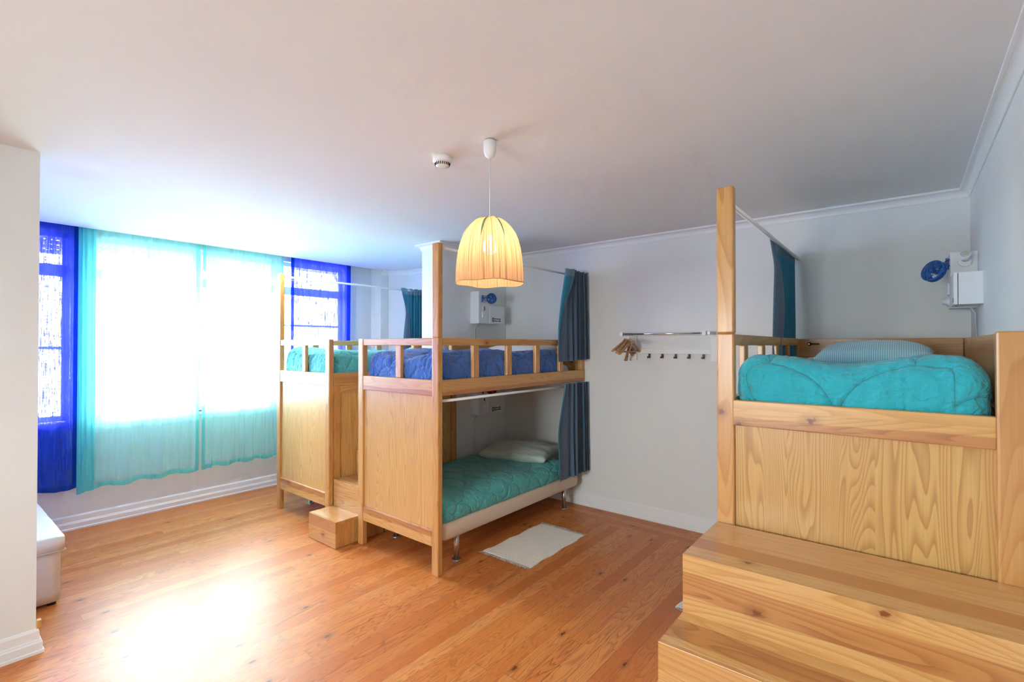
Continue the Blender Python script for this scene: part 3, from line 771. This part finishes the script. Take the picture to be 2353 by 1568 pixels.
steps('broad pine steps in the right foreground against the raised bed', (-.325, .675), [.15, .372, .593, .816], [1.165, 1.405, 1.648, 1.890, 2.332], mats={('r', 3): 'riser_band', ('t', 2): 'tread_band'})

# ------------------------------------------------------------------ bed curtains
def pleated(name, label, xm, x1, y, z0, z1, n, amp, inside, G, F, seed=0, group='bed curtains', yw=.0):
    """pleated denim curtain with blue lining. G(v): x of the leading fold, F(v): x of the free edge turned towards -y.
    inside=True: the lining of the main part faces -y"""
    rnd = random.Random(seed)
    root = thing(name, label, 'curtain', (xm, y, z0), group)
    offs = [rnd.uniform(-.3, .3) for _ in range(n * 2 + 2)]; sh = [rnd.uniform(-.18, .18) for _ in range(n + 2)]
    U1, U2 = .16, .30
    def base(u, v):
        g, f = G(v), F(v); fl = max(0, min(1, (f - g) / .10))
        if u < U1:
            t = u / U1; px = f + (g - f) * t
            py = y - amp * .6 - .020 * fl * (1 - (1 - t) * .2) - .012 * math.sin(t * PI) * fl
            if t > .8: py += .02 * fl * (t - .8) / .2 * .7
        elif u < U2:
            t = (u - U1) / (U2 - U1); px = g + (xm - g) * t; py = y - amp * .6 * (1 - t) - .006 * fl * (1 - t) + .008 * math.sin(t * PI * 2 + v * 2) * 1
        else:
            t = (u - U2) / (1 - U2); k = t * n; i = int(k)
            am = amp * (1 + offs[min(i, len(offs) - 1)]) * (.85 + .3 * (1 - v)) * min(1, t * 8)
            kk = k + sh[min(i, n)] * math.sin(PI * (k - i)) * .6 + .10 * math.sin(v * 3 + i)
            px = xm + (x1 - xm) * t + (x1 - xm) / n * .05 * math.sin(4 * PI * kk); py = y + am * math.sin(2 * PI * kk) + yw * (1 - v)
            px = min(px, x1)
        zz = z0 + (z1 - z0) * v - .02 * (1 - v) * (1 - u) + .004 * math.sin(u * 40) * v
        return Vector((px, py, zz))
    nu, nv = int(n * 14 / (1 - U2)) + 10, 30
    bm = bmesh.new(); grid(bm, nu, nv, base); bm.normal_update()
    sg = sum(f.normal.y * f.calc_area() for f in bm.faces if f.calc_center_median().x > xm - .05)
    obj('cloth', bm, M['denim'], root, True)
    # the sheet runs free edge -> fold -> main part; find which way the normals face in the main part
    want = -1 if inside else 1
    bmn = bmesh.new(); grid(bmn, 1, 1, lambda u, v: Vector((xm + .1 * u, y, z0 + .1 * v))); bmn.normal_update(); ny = list(bmn.faces)[0].normal.y; bmn.free()
    k = 1 if ny * want > 0 else -1
    for nm, f0, mt, dd, rows in (('lining', lambda u, v: base(.018 + u * .982, .015 + v * .905), M['lining'], .003, nv), ('top_hem', lambda u, v: base(u, .92 + v * .08), M['denim_light'], .004, 3), ('edge_hem', lambda u, v: base(u * .018, v * .92), M['denim_light'], .004, nv)):
        bm = bmesh.new(); grid(bm, nu if nm != 'edge_hem' else 2, rows, f0); bm.normal_update()
        ns = [v.normal.copy() for v in bm.verts]
        for v, nn in zip(bm.verts, ns): v.co = v.co + nn * dd * k
        obj(nm, bm, mt, root, True)
    return root
lerp = lambda v, pts: next((a[1] + (b[1] - a[1]) * (v - a[0]) / (b[0] - a[0]) for a, b in zip(pts, pts[1:]) if v <= b[0]), pts[-1][1])
def sm(pts): return lambda v: sum(lerp(max(0, min(1, v + d)), pts) for d in (-.09, -.045, 0, .045, .09)) / 5
pleated('bed_curtain', 'dark denim blue curtain drawn to the wall on the middle upper bunk', 3.99, 4.335, A0 - .020, 1.485, 2.352, 6, .040, False,
        sm([(0, 3.80), (.35, 3.80), (.7, 3.86), (1, 3.93)]), sm([(0, 3.80), (.35, 3.81), (.6, 3.885), (.85, 4.02), (1, 4.07)]), seed=1)
pleated('bed_curtain', 'dark denim blue curtain drawn to the wall on the lower bed of the middle bunk', 4.02, 4.335, A0 - .020, .368, 1.252, 7, .038, False,
        sm([(0, 3.83), (.5, 3.80), (1, 3.93)]), sm([(0, 3.83), (.5, 3.80), (1, 3.93)]), seed=2)
pleated('bed_curtain', 'blue-lined curtain bunched at the head of the far upper bunk', 3.99, 4.335, B1 - .035, 1.45, 2.335, 9, .03, True,
        sm([(0, 3.87), (.35, 3.88), (.7, 3.93), (1, 3.84)]), sm([(0, 3.96), (.3, 3.985), (.6, 3.975), (.8, 3.91), (1, 3.84)]), seed=3)
pleated('bed_curtain', 'blue-lined denim curtain gathered at the wall on the raised bed at the right', 3.80, 4.325, C1 + .005, 1.44, 2.32, 10, .022, True,
        sm([(0, 3.46), (.6, 3.56), (.85, 3.60), (1, 3.44)]), sm([(0, 3.72), (.28, 3.78), (.5, 3.87), (.7, 3.80), (.85, 3.66), (1, 3.44)]), seed=4)

# ------------------------------------------------------------------ pendant lamp
LX, LY = 1.830, 1.614
lamp = thing('pendant_lamp', 'lit hanging lamp with a dome shade of cream threads', 'lamp', (LX, LY, ZC))
bm = bmesh.new(); lathe(bm, [(0.026, 0), (.031, -.004), (.0325, -.03), (.031, -.058), (.024, -.078), (.012, -.089), (.004, -.091), (0, -.091)], (LX, LY, ZC - .004), 32); obj('ceiling_rose', bm, M['plastic'], lamp)
bm = bmesh.new(); cyl(bm, (LX, LY, 2.22), (LX, LY, ZC - .09), .0028, 8); obj('cord', bm, M['cable'], lamp)
shc = (LX, LY, 1.93)
prof = [(.169, 0), (.168, .012), (.1675, .05), (.1655, .09), (.162, .13), (.156, .17), (.146, .21), (.132, .245), (.112, .275), (.088, .300), (.060, .318), (.032, .327), (.012, .330)]
def wob(r, h, t):
    k = math.sin(8 * t) * .5 + .5
    return r * (1 + .012 * math.sin(9 * t + h * 5) + .006 * math.sin(23 * t)) , h + .003 * math.sin(5 * t) + .004 * k * max(0, (h - .2) / .13)
bm = bmesh.new(); lathe(bm, prof, shc, 128, wob=wob); o = obj('lamp_shade', bm, M['shade'], lamp, True)
o.location = Vector(shc) - Vector((LX, LY, ZC)); 
for v in o.data.vertices: v.co = v.co - o.location
bm = bmesh.new(); 
tube(bm, [(LX + .1685 * math.cos(t), LY + .1685 * math.sin(t), 1.931 + .003 * math.sin(5 * t)) for t in [2 * PI * k / 64 for k in range(65)]], .0022, 6); obj('shade_rim', bm, plain('copper_thread', (.55, .25, .1), .6), lamp)
bm = bmesh.new(); cyl(bm, (LX, LY, 2.17), (LX, LY, 2.235), .018, 20); obj('bulb_holder', bm, M['plastic'], lamp)
bm = bmesh.new(); lathe(bm, [(0, -.065), (.02, -.06), (.031, -.045), (.034, -.025), (.030, -.005), (.018, .02), (.013, .035)], (LX, LY, 2.14), 24); ob = obj('bulb', bm, emit('bulb_glow', (1, .72, .42), 40), lamp)

# smoke detector, ceiling spot
SX, SY = 1.838, 1.967
sd = thing('smoke_detector', 'white round smoke detector on the ceiling left of the lamp', 'smoke detector', (SX, SY, ZC))
bm = bmesh.new(); lathe(bm, [(.050, 0), (.052, -.006), (.052, -.022), (.049, -.028), (.044, -.030)], (SX, SY, ZC), 40); obj('base', bm, M['plastic'], sd)
bm = bmesh.new(); lathe(bm, [(.0445, -.029), (.040, -.034), (.036, -.048), (.020, -.054), (0, -.055)], (SX, SY, ZC), 40); cap = obj('cap', bm, M['plastic'], sd)
bm = bmesh.new()
for k in range(22):
    t = 2 * PI * k / 22; a = Vector((math.cos(t), math.sin(t), 0))
    cyl(bm, Vector((SX, SY, ZC - .034)) + a * .0412, Vector((SX, SY, ZC - .047)) + a * .0372, .0028, 6)
obj('vent_slots', bm, M['dark'], cap)
sp = thing('ceiling_spotlight', 'small recessed ceiling light glowing near the windows', 'light', (2.169, 4.714, ZC))
bm = bmesh.new(); lathe(bm, [(.030, -.001), (.042, -.004), (.042, 0)], (2.169, 4.714, ZC), 32); obj('trim_ring', bm, M['plastic'], sp)
bm = bmesh.new(); lathe(bm, [(0, -.0015), (.030, -.0015)], (2.169, 4.714, ZC), 32); obj('lens', bm, emit('spot_glow', (1, .97, .92), 12), sp)

# ------------------------------------------------------------------ wall boxes and fans
def text_mesh(s, size, ext=.0004):
    cu = D.curves.new('t', 'FONT'); cu.body = s; cu.size = size; cu.align_x = 'CENTER'; cu.align_y = 'CENTER'; cu.extrude = ext; cu.offset = size * .02
    o = D.objects.new('t', cu); COL.objects.link(o); dg = bpy.context.evaluated_depsgraph_get()
    me = D.meshes.new_from_object(o.evaluated_get(dg)); D.objects.remove(o); bm = bmesh.new(); bm.from_mesh(me); return bm
def bunk_box(label, x0, zb, num):
    """electrics box on the partition face, facing -y"""
    y = YP0; xm, x1 = x0 + .171, x0 + .419; zt = zb + .338; dp = .120; yf = y - dp
    t = thing('wall_box', label, 'electric box', (x0, y, zb), 'electric boxes at the beds')
    obj('tall_cabinet', B(x0, xm - .001, yf, y, zb, zt, bev=.002), M['mdf'], t)
    d = obj('locker_door', B(xm + .001, x1, yf - .002, y, zb + .002, zt - .142, bev=.002), M['mdf'], t)
    bm = bmesh.new(); xc = x0 + .226; zc = zb + .046
    ring = [(xc + .012 * math.cos(a), yf - .0025, zc + .020 * math.sin(a)) for a in [2 * PI * k / 20 for k in range(21)]]
    tube(bm, ring, .0042, 6)
    rr = random.Random(4)
    for row, zz in ((0, zc + .010), (1, zc - .012)):
        x = xc + .022
        for w in (.026, .036, .032) if row == 0 else (.040, .014, .038):
            e = x + w
            while x < e:
                hgt = rr.choice((.008, .008, .012)); box(bm, x, x + .0040, yf - .0032, yf - .002, zz - .004, zz - .004 + hgt); x += .0052
            box(bm, e - w, e, yf - .0030, yf - .002, zz - .0012, zz + .0012)
            x += .004
    obj('door_lettering', bm, M['ink'], d)
    s = obj('switch', B(x0 + .050, x0 + .122, yf - .008, yf, zb + .060, zb + .128, bev=.003), M['plastic'], t)
    obj('switch_rocker', B(x0 + .062, x0 + .112, yf - .013, yf - .008, zb + .070, zb + .118, bev=.003), M['plastic'], s)
    nl = obj('number_label', B(x0 + .055, x0 + .118, yf - .0015, yf, zb + .134, zb + .182, bev=.0005), M['plastic'], t)
    bm = text_mesh(num, .052)
    bmesh.ops.rotate(bm, verts=bm.verts, cent=(0, 0, 0), matrix=Matrix.Rotation(PI / 2, 3, 'X'))
    bmesh.ops.translate(bm, verts=bm.verts, vec=(x0 + .087, yf - .002, zb + .158)); obj('number', bm, M['ink'], nl)
    bm = bmesh.new(); tube(bm, [(x0 + .06, y - .05, zb + .002), (x0 + .06, y - .02, zb - .02), (x0 + .058, y - .006, zb - .06), (x0 + .06, y - .005, zb - .30), (x0 + .045, y - .005, zb - .62)], .003, 6); obj('cable', bm, M['cable'], t)
    return t
bunk_box('white electric box numbered 3 above the blue-quilted upper bunk', 3.757, 1.853, '3')
bunk_box('white electric box numbered 4 inside the lower part of the middle bunk', 3.757, .889, '4')

def fan(label, c, axis, r, mat, shell, base, slots=True, group='clip-on fans'):
    """small clip fan: cage, blades, hub, neck, clip, cable"""
    t = thing('clip_fan', label, 'fan', base, group)
    c = Vector(c); ax = Vector(axis).normalized(); a = ax.orthogonal().normalized(); b = ax.cross(a)
    bm = bmesh.new()
    P = lambda rad, ang, h: c + (a * math.cos(ang) + b * math.sin(ang)) * rad + ax * h
    tube(bm, [P(r, 2 * PI * k / 36, 0) for k in range(37)], r * .07, 6)
    tube(bm, [P(r, 2 * PI * k / 36, -r * .45) for k in range(37)], r * .05, 6)
    n = 28 if slots else 16
    for k in range(n):
        t0 = 2 * PI * k / n
        tube(bm, [P(r * .2, t0, r * .22), P(r * .6, t0, r * .17), P(r, t0, 0), P(r, t0, -r * .45), P(r * .55, t0, -r * .6)], r * .016, 4)
    for q in (.4, .7): tube(bm, [P(r * q, 2 * PI * k / 24, r * (.2 - .1 * q)) for k in range(25)], r * .014, 4)
    obj('cage', bm, mat, t)
    bm = bmesh.new(); lathe(bm, [(0, r * .24), (r * .2, r * .22), (r * .22, -r * .1), (r * .2, -r * .62), (0, -r * .66)], c, 20, axis=tuple(ax)); obj('motor', bm, mat, t)
    bm = bmesh.new()
    for k in range(4):
        t0 = PI / 2 * k + .3
        grid(bm, 6, 4, lambda u, v: P(r * (.2 + .68 * u), t0 + (v - .5) * (1.0 - .2 * u), (-.22 + .22 * (v - .5)) * r))
    obj('blade', bm, shell, t, True); 
    bm = bmesh.new(); lathe(bm, [(r * .55, -r * .6), (r * .8, -r * .56), (r * .98, -r * .42), (r * 1.0, -r * .1)], c, 32, axis=tuple(ax)); obj('rear_shell', bm, shell, t, True)
    bs = Vector(base); bk = c - ax * r * .6
    bm = bmesh.new(); tube(bm, [bk, bk * .5 + bs * .5 + Vector((0, 0, .012)), bs], .005, 8); obj('neck', bm, mat, t)
    bm = bmesh.new(); box(bm, bs.x - .008, bs.x + .008, bs.y - .008, bs.y + .008, bs.z - .04, bs.z + .03, .003); obj('clip', bm, mat, t)
    bm = bmesh.new(); tube(bm, [bk, bk * .6 + bs * .4 + Vector((0, 0, .028)), bs + Vector((-.004, -.01, .022)), bs + Vector((0, -.02, -.005)), bk * .4 + bs * .6 + Vector((0, 0, -.032)), bk + Vector((0, 0, -.02))], .0025, 6); obj('cable', bm, M['blackcable'], t)
    return t
y = YP0 - .120
fan('clear blue fan clipped to the box numbered 3', (3.868, y - .085, 2.118), (-.40, -.85, .12), .053, M['fanblue'], M['fan_shell'], (3.800, y - .014, 2.118), slots=False)
fan('clear red fan clipped to the box numbered 4', (3.875, y - .085, 1.160), (-.3, -.85, .1), .053, M['fanred'], M['fan_shell_red'], (3.81, y - .014, 1.155), slots=False)

# box above the raised bed, mounted on the right wall
yb, yc = YR, YR + .122
bc = thing('wall_box', 'white electric box with a spotlight on the right wall above the raised bed', 'electric box', (3.70, yb, 1.845), 'electric boxes at the beds')
obj('tall_cabinet', B(3.935, 4.11, yb, yc, 1.845, 2.178, bev=.002), M['mdf'], bc)
dc = obj('locker_box', B(3.682, 3.933, yb, yc - .020, 1.850, 2.030, bev=.002), M['mdf'], bc)
obj('locker_door', B(3.682, 3.933, yc - .017, yc, 1.850, 2.030, bev=.0015), M['mdf'], bc)
bm = bmesh.new()
for k in range(3): box(bm, 3.70 + .012 * k, 3.706 + .012 * k, yc, yc + .0008, 1.865, 1.89)
obj('door_lettering', bm, M['ink'], bc)
s_ = obj('switch', B(3.975, 4.05, yc, yc + .010, 1.93, 2.0, bev=.003), M['plastic'], bc)
bm = bmesh.new(); lathe(bm, [(.03, 0), (.03, .010), (.022, .016), (.018, .035), (0, .036)], (4.01, yc, 1.89), 20, axis=(0, 1, 0)); obj('plug', bm, M['plastic'], bc)
bm = bmesh.new(); cyl(bm, (3.935, yb + .058, 2.118), (3.915, yb + .058, 2.118), .031, 32); spt = obj('spotlight', bm, M['plastic'], bc)
dv = Vector((-.75, .05, .42)).normalized(); pc = Vector((3.905, yb + .058, 2.128))
bm = bmesh.new(); cyl(bm, pc, pc + dv * .045, .018, 24, r1=.024); lathe(bm, [(.024, 0), (.027, .002), (.027, .007), (.022, .007)], pc + dv * .045, 24, axis=tuple(dv)); obj('lamp_head', bm, M['plastic'], spt)
bm = bmesh.new(); lathe(bm, [(0, .004), (.022, .004)], pc + dv * .046, 24, axis=tuple(dv)); obj('lens', bm, M['glass2'] if 'glass2' in M else plain('frosted_lens', (.55, .6, .6), .2), spt)
bm = bmesh.new(); lathe(bm, [(0, .0055), (.007, .0055)], pc + dv * .046, 12, axis=tuple(dv)); obj('led_chip', bm, plain('amber_led', (.8, .5, .2), .4), spt)
bm = bmesh.new(); tube(bm, [(3.96, yb + .03, 1.845), (3.96, yb + .01, 1.81), (3.955, yb + .006, 1.60), (3.955, yb + .006, 1.30)], .0045, 6); obj('cable', bm, M['cable'], bc)
fan('blue caged fan clipped to the spotlight box above the raised bed', (3.90, yc + .083, 2.075), (-.62, .55, .28), .062, M['fanblue'], M['fan_shell'], (3.96, yc + .012, 2.12))

# ------------------------------------------------------------------ coat rack and hangers
rk = thing('coat_rack', 'white wall coat rack with chrome rail and five small hooks', 'coat rack', (XW, 1.6, 1.55))
for yy in (1.243, 1.976):
    obj('bracket', B(XW - .022, XW, yy, yy + .055, 1.485, 1.735, bev=.002), M['white_paint'], rk)
    obj('arm', B(4.165, XW, yy + .012, yy + .040, 1.712, 1.738, bev=.002), M['steel'] if yy < 1.5 else M['white_paint'], rk)
obj('arm', B(4.165, XW, 1.985, 2.012, 1.712, 1.738, bev=.002), M['white_paint'], rk)
obj('crossbar', B(XW - .022, XW - .002, 1.298, 1.976, 1.545, 1.590, bev=.002), M['white_paint'], rk)
obj('shelf_bar', B(XW - .014, XW, 1.298, 1.976, 1.715, 1.735, bev=.002), M['white_paint'], rk)
bm = bmesh.new(); cyl(bm, (4.150, 1.30, 1.724), (4.150, 2.03, 1.724), .0085, 16); obj('rail', bm, M['chrome'], rk)
for yy in (1.278, 2.022): obj('end_cap', B(4.132, 4.168, yy, yy + .030, 1.706, 1.742, bev=.003), M['plastic'], rk)
for yy in (1.853, 1.729, 1.605, 1.485, 1.362):
    bm = bmesh.new(); box(bm, XW - .020, XW - .014, yy - .009, yy + .009, 1.505, 1.548, .001); box(bm, XW - .048, XW - .014, yy - .009, yy + .009, 1.505, 1.512, .001); box(bm, XW - .048, XW - .042, yy - .009, yy + .009, 1.505, 1.522, .001)
    obj('hook', bm, M['hook'], rk)
def hanger_parts(root):
    y0 = 0
    pts = []
    for k in range(25):
        u = -1 + 2 * k / 24; a = abs(u)
        zz = -.062 - .105 * a ** 1.15 + .012 * math.exp(-(u / .12) ** 2); pts.append((u * .205, .012 * a * a, zz))
    bm = bmesh.new()
    # flattened shaped arm
    rings = []
    for i, p in enumerate(pts):
        a = abs(p[0]) / .205; hh = .017 * (1 - .25 * a) ; ww = .008 + .010 * a ** 2
        if a > .97: hh *= .7
        p = Vector(p); rings.append([bm.verts.new(p + Vector((0, ww * math.cos(t), hh * math.sin(t)))) for t in [2 * PI * q / 12 for q in range(12)]])
    for A_, B_ in zip(rings, rings[1:]):
        for q in range(12):
            f = bm.faces.new((A_[q], A_[(q + 1) % 12], B_[(q + 1) % 12], B_[q])); f.smooth = True
    bm.faces.new(rings[0][::-1]); bm.faces.new(rings[-1])
    obj('shoulder', bm, M['beechX'], root)
    bm = bmesh.new(); cyl(bm, (-.175, .008, -.152), (.175, .008, -.152), .0052, 10); obj('crossbar', bm, M['beechX'], root)
    bm = bmesh.new(); tube(bm, [(0, 0, -.045), (0, 0, -.018)] + [(.0125 * math.cos(t), 0, .004 + .0125 * math.sin(t)) for t in [-PI / 2 + PI * 1.35 * q / 12 for q in range(13)]], .0018, 6); obj('wire_hook', bm, M['chrome'], root)
    bm = bmesh.new(); cyl(bm, (0, 0, -.052), (0, 0, -.034), .0055, 10); obj('collar', bm, M['chrome'], root)
M['beechX'] = wood('beech_hanger', 'X', light=(.46, .25, .105), mid=(.38, .18, .07), dark=(.25, .1, .03), rings=5, knots=False, lam=.5)
hl = ['leftmost wooden hanger on the coat rack, pushed against the end cap', 'wooden hanger second from the left end cap', 'middle one of the bunched wooden hangers', 'wooden hanger turned crosswise, its arm hanging lower than the others', 'rightmost wooden hanger of the bunch on the coat rack']
proto = None
for i, (yy, rz, ry) in enumerate([(2.008, .02, .10), (1.992, .10, .03), (1.976, .05, .03), (1.962, .62, .42), (1.945, -.02, -.02)]):
    loc = (4.150, yy, 1.7185)
    if proto is None:
        r = proto = D.objects.new('coat_hanger', None); COL.objects.link(r); r['_w'] = (0, 0, 0); hanger_parts(r); r.empty_display_size = .1
    else:
        r = proto.copy(); COL.objects.link(r)
        for ch in list(proto.children):
            c_ = ch.copy(); COL.objects.link(c_); c_.parent = r
    r.location = loc; r.rotation_euler = (0, ry, rz); tag(r, hl[i], 'hanger', 'wooden hangers on the coat rack')

# ------------------------------------------------------------------ rugs
def rug(label, x0, x1, y0, y1, rot, seed):
    rnd = random.Random(seed); cx, cy = (x0 + x1) / 2, (y0 + y1) / 2
    R = Matrix.Rotation(rot, 3, 'Z'); t = thing('rug', label, 'rug', (cx, cy, 0), 'cream fringed rugs')
    lx, ly = x1 - x0, y1 - y0
    def top(u, v):
        x = -lx / 2 + lx * u; y = -ly / 2 + ly * v + .006 * math.sin(u * 17 + seed) * (1 if v > .5 else -1) * abs(2 * v - 1) ** 4 + .004 * noise.noise(Vector((x * 25, v * 3, seed)))
        z = .005 + .003 * (noise.noise(Vector((x * 7, y * 3, seed))) + .6 * abs(2 * v - 1) ** 6 * math.sin(u * 31))
        p = R @ Vector((x, y, 0)); return Vector((cx + p.x, cy + p.y, max(.004, z)))
    bm = bmesh.new(); V = grid(bm, 70, 40, top)
    bd = [V[i][0] for i in range(71)] + [V[70][j] for j in range(1, 41)] + [V[i][40] for i in range(69, -1, -1)] + [V[0][j] for j in range(39, 0, -1)]
    lo = [bm.verts.new((v.co.x, v.co.y, .0005)) for v in bd]
    for i in range(len(bd)): j = (i + 1) % len(bd); bm.faces.new((bd[j], bd[i], lo[i], lo[j]))
    obj('woven_mat', bm, M['rug'], t)
    for e in (-1, 1):
        bm = bmesh.new()
        for k in range(150):
            y = -ly / 2 + ly * (k + .5) / 150; x = e * lx / 2; L = rnd.uniform(.018, .040); pts = []
            ang = rnd.uniform(-.9, .9); 
            for q in range(5):
                s = q / 4; pp = R @ Vector((x + e * L * s * math.cos(ang * s), y + L * s * math.sin(ang * s) + rnd.uniform(-.002, .002), 0))
                pts.append((cx + pp.x, cy + pp.y, .004 + rnd.uniform(.0, .006) * (s > 0) * (1 - s * .3)))
            tube(bm, pts, .0013, 4)
        f = obj('fringe', bm, M['fringe'], t); f['kind'] = 'stuff'
    return t
rug('small cream woven rug with fringed ends in front of the middle low bed', 2.862, 3.640, 2.135, 2.592, 0.0, 1)
rug('corner of a cream fringed rug peeking out behind the broad steps', 3.002, 3.80, .62, 1.112, 0.0, 2)

# ------------------------------------------------------------------ storage bench
ot = thing('storage_bench', 'cream leatherette storage bench with lid behind the left wall end', 'bench', (.13, 4.66, 0))
bm = rbox(-.38, .628, 4.140, 5.17, .018, .345, .012, .05)
for v in bm.verts:
    q = v.co; v.co = q + Vector((.003 * noise.noise(q * 9), .004 * noise.noise(q * 8 + Vector((3, 0, 0))), 0))
obj('body', bm, M['leatherette'], ot, True)
bm = rbox(-.40, .648, 4.120, 5.19, .335, .425, .014, .04)
for v in bm.verts:
    q = v.co; v.co = q + Vector((.003 * noise.noise(q * 9), .003 * noise.noise(q * 8), .004 * noise.noise(q * 5)))
obj('lid', bm, M['leatherette'], ot, True)
bm = bmesh.new()
tube(bm, [(-.38, 4.121, .338), (.634, 4.121, .338), (.647, 4.133, .338), (.647, 5.17, .338)], .003, 6); obj('piping', bm, M['leatherette'], ot)
for x in (-.33, .59):
    for y in (4.18, 5.13):
        bm = bmesh.new(); cyl(bm, (x, y, 0), (x, y, .024), .022, 16); obj('foot', bm, M['dark'], ot)

# ------------------------------------------------------------------ light
w = D.worlds.new('World'); bpy.context.scene.world = w; w.use_nodes = True
bg = w.node_tree.nodes['Background']; _t = w.node_tree
_c = _t.nodes.new('ShaderNodeTexCoord'); _s = _t.nodes.new('ShaderNodeSeparateXYZ'); _r = _t.nodes.new('ShaderNodeValToRGB'); _m = _t.nodes.new('ShaderNodeMath'); _m.operation = 'MULTIPLY_ADD'; _m.inputs[1].default_value = .5; _m.inputs[2].default_value = .5
_t.links.new(_c.outputs['Generated'], _s.inputs[0]); _t.links.new(_s.outputs[2], _m.inputs[0]); _t.links.new(_m.outputs[0], _r.inputs[0]); _t.links.new(_r.outputs[0], bg.inputs[0])
_r.color_ramp.elements[0].position = .46; _r.color_ramp.elements[0].color = (.50, .54, .58, 1); _r.color_ramp.elements[1].position = .53; _r.color_ramp.elements[1].color = (.90, .96, 1.0, 1)
bg.inputs[1].default_value = 9.0
def portal(x0, x1, z0, z1):
    l = D.lights.new('window_portal', 'AREA'); l.shape = 'RECTANGLE'; l.size = x1 - x0; l.size_y = z1 - z0; l.cycles.is_portal = True
    o = D.objects.new('window_portal', l); COL.objects.link(o); o.location = ((x0 + x1) / 2, YW + .20, (z0 + z1) / 2); o.rotation_euler = (-PI / 2, 0, 0)
l = D.lights.new('added_window_portal', 'AREA'); l.shape = 'RECTANGLE'; l.size = RW[3] - RW[2]; l.size_y = RW[1] - RW[0]; l.cycles.is_portal = True  # portal for the added fill window in the rear wall
o = D.objects.new('added_window_portal', l); COL.objects.link(o); o.location = (XR - .13, (RW[0] + RW[1]) / 2, (RW[2] + RW[3]) / 2); o.rotation_euler = (0, -PI / 2, 0)
portal(O1[0], O1[1], O1[2], O1[3]); portal(O2[0], O2[1], O2[2], O2[3])
l = D.lights.new('bulb_light', 'POINT'); l.energy = 19; l.color = (1, .74, .48); l.shadow_soft_size = .034
o = D.objects.new('bulb_light', l); COL.objects.link(o); o.location = (LX, LY, 2.115)
l = D.lights.new('spot_light', 'AREA'); l.energy = 4; l.shape = 'DISK'; l.size = .05; l.color = (1, .93, .82)
o = D.objects.new('spot_light', l); COL.objects.link(o); o.location = (2.169, 4.714, ZC - .01)

# ------------------------------------------------------------------ camera
cam = D.cameras.new('camera'); cam.sensor_width = 36; cam.lens = 1123.22 * 36 / 2353; cam.clip_start = .05
co = D.objects.new('camera', cam); COL.objects.link(co); co.location = (0, 0, H)
yaw = 0.677386; pitch = .0094364
co.rotation_euler = (PI / 2 + pitch, 0, yaw - PI / 2)
sc = bpy.context.scene; sc.camera = co
sc.view_settings.view_transform = 'Standard'; sc.view_settings.look = 'None'; sc.view_settings.gamma = 1
sc.view_settings.exposure = 2.36
sc.cycles.max_bounces = 7; sc.cycles.diffuse_bounces = 4; sc.cycles.glossy_bounces = 4; sc.cycles.transparent_max_bounces = 8; sc.cycles.transmission_bounces = 6
sc.cycles.use_denoising = True; sc.cycles.use_adaptive_sampling = True; sc.cycles.adaptive_threshold = 0.06; sc.cycles.adaptive_min_samples = 24; sc.cycles.sample_clamp_indirect = 6
for o in D.objects:
    if '_w' in o: del o['_w']
sc.cycles.time_limit = 1150   # never run past the renderer's own limit
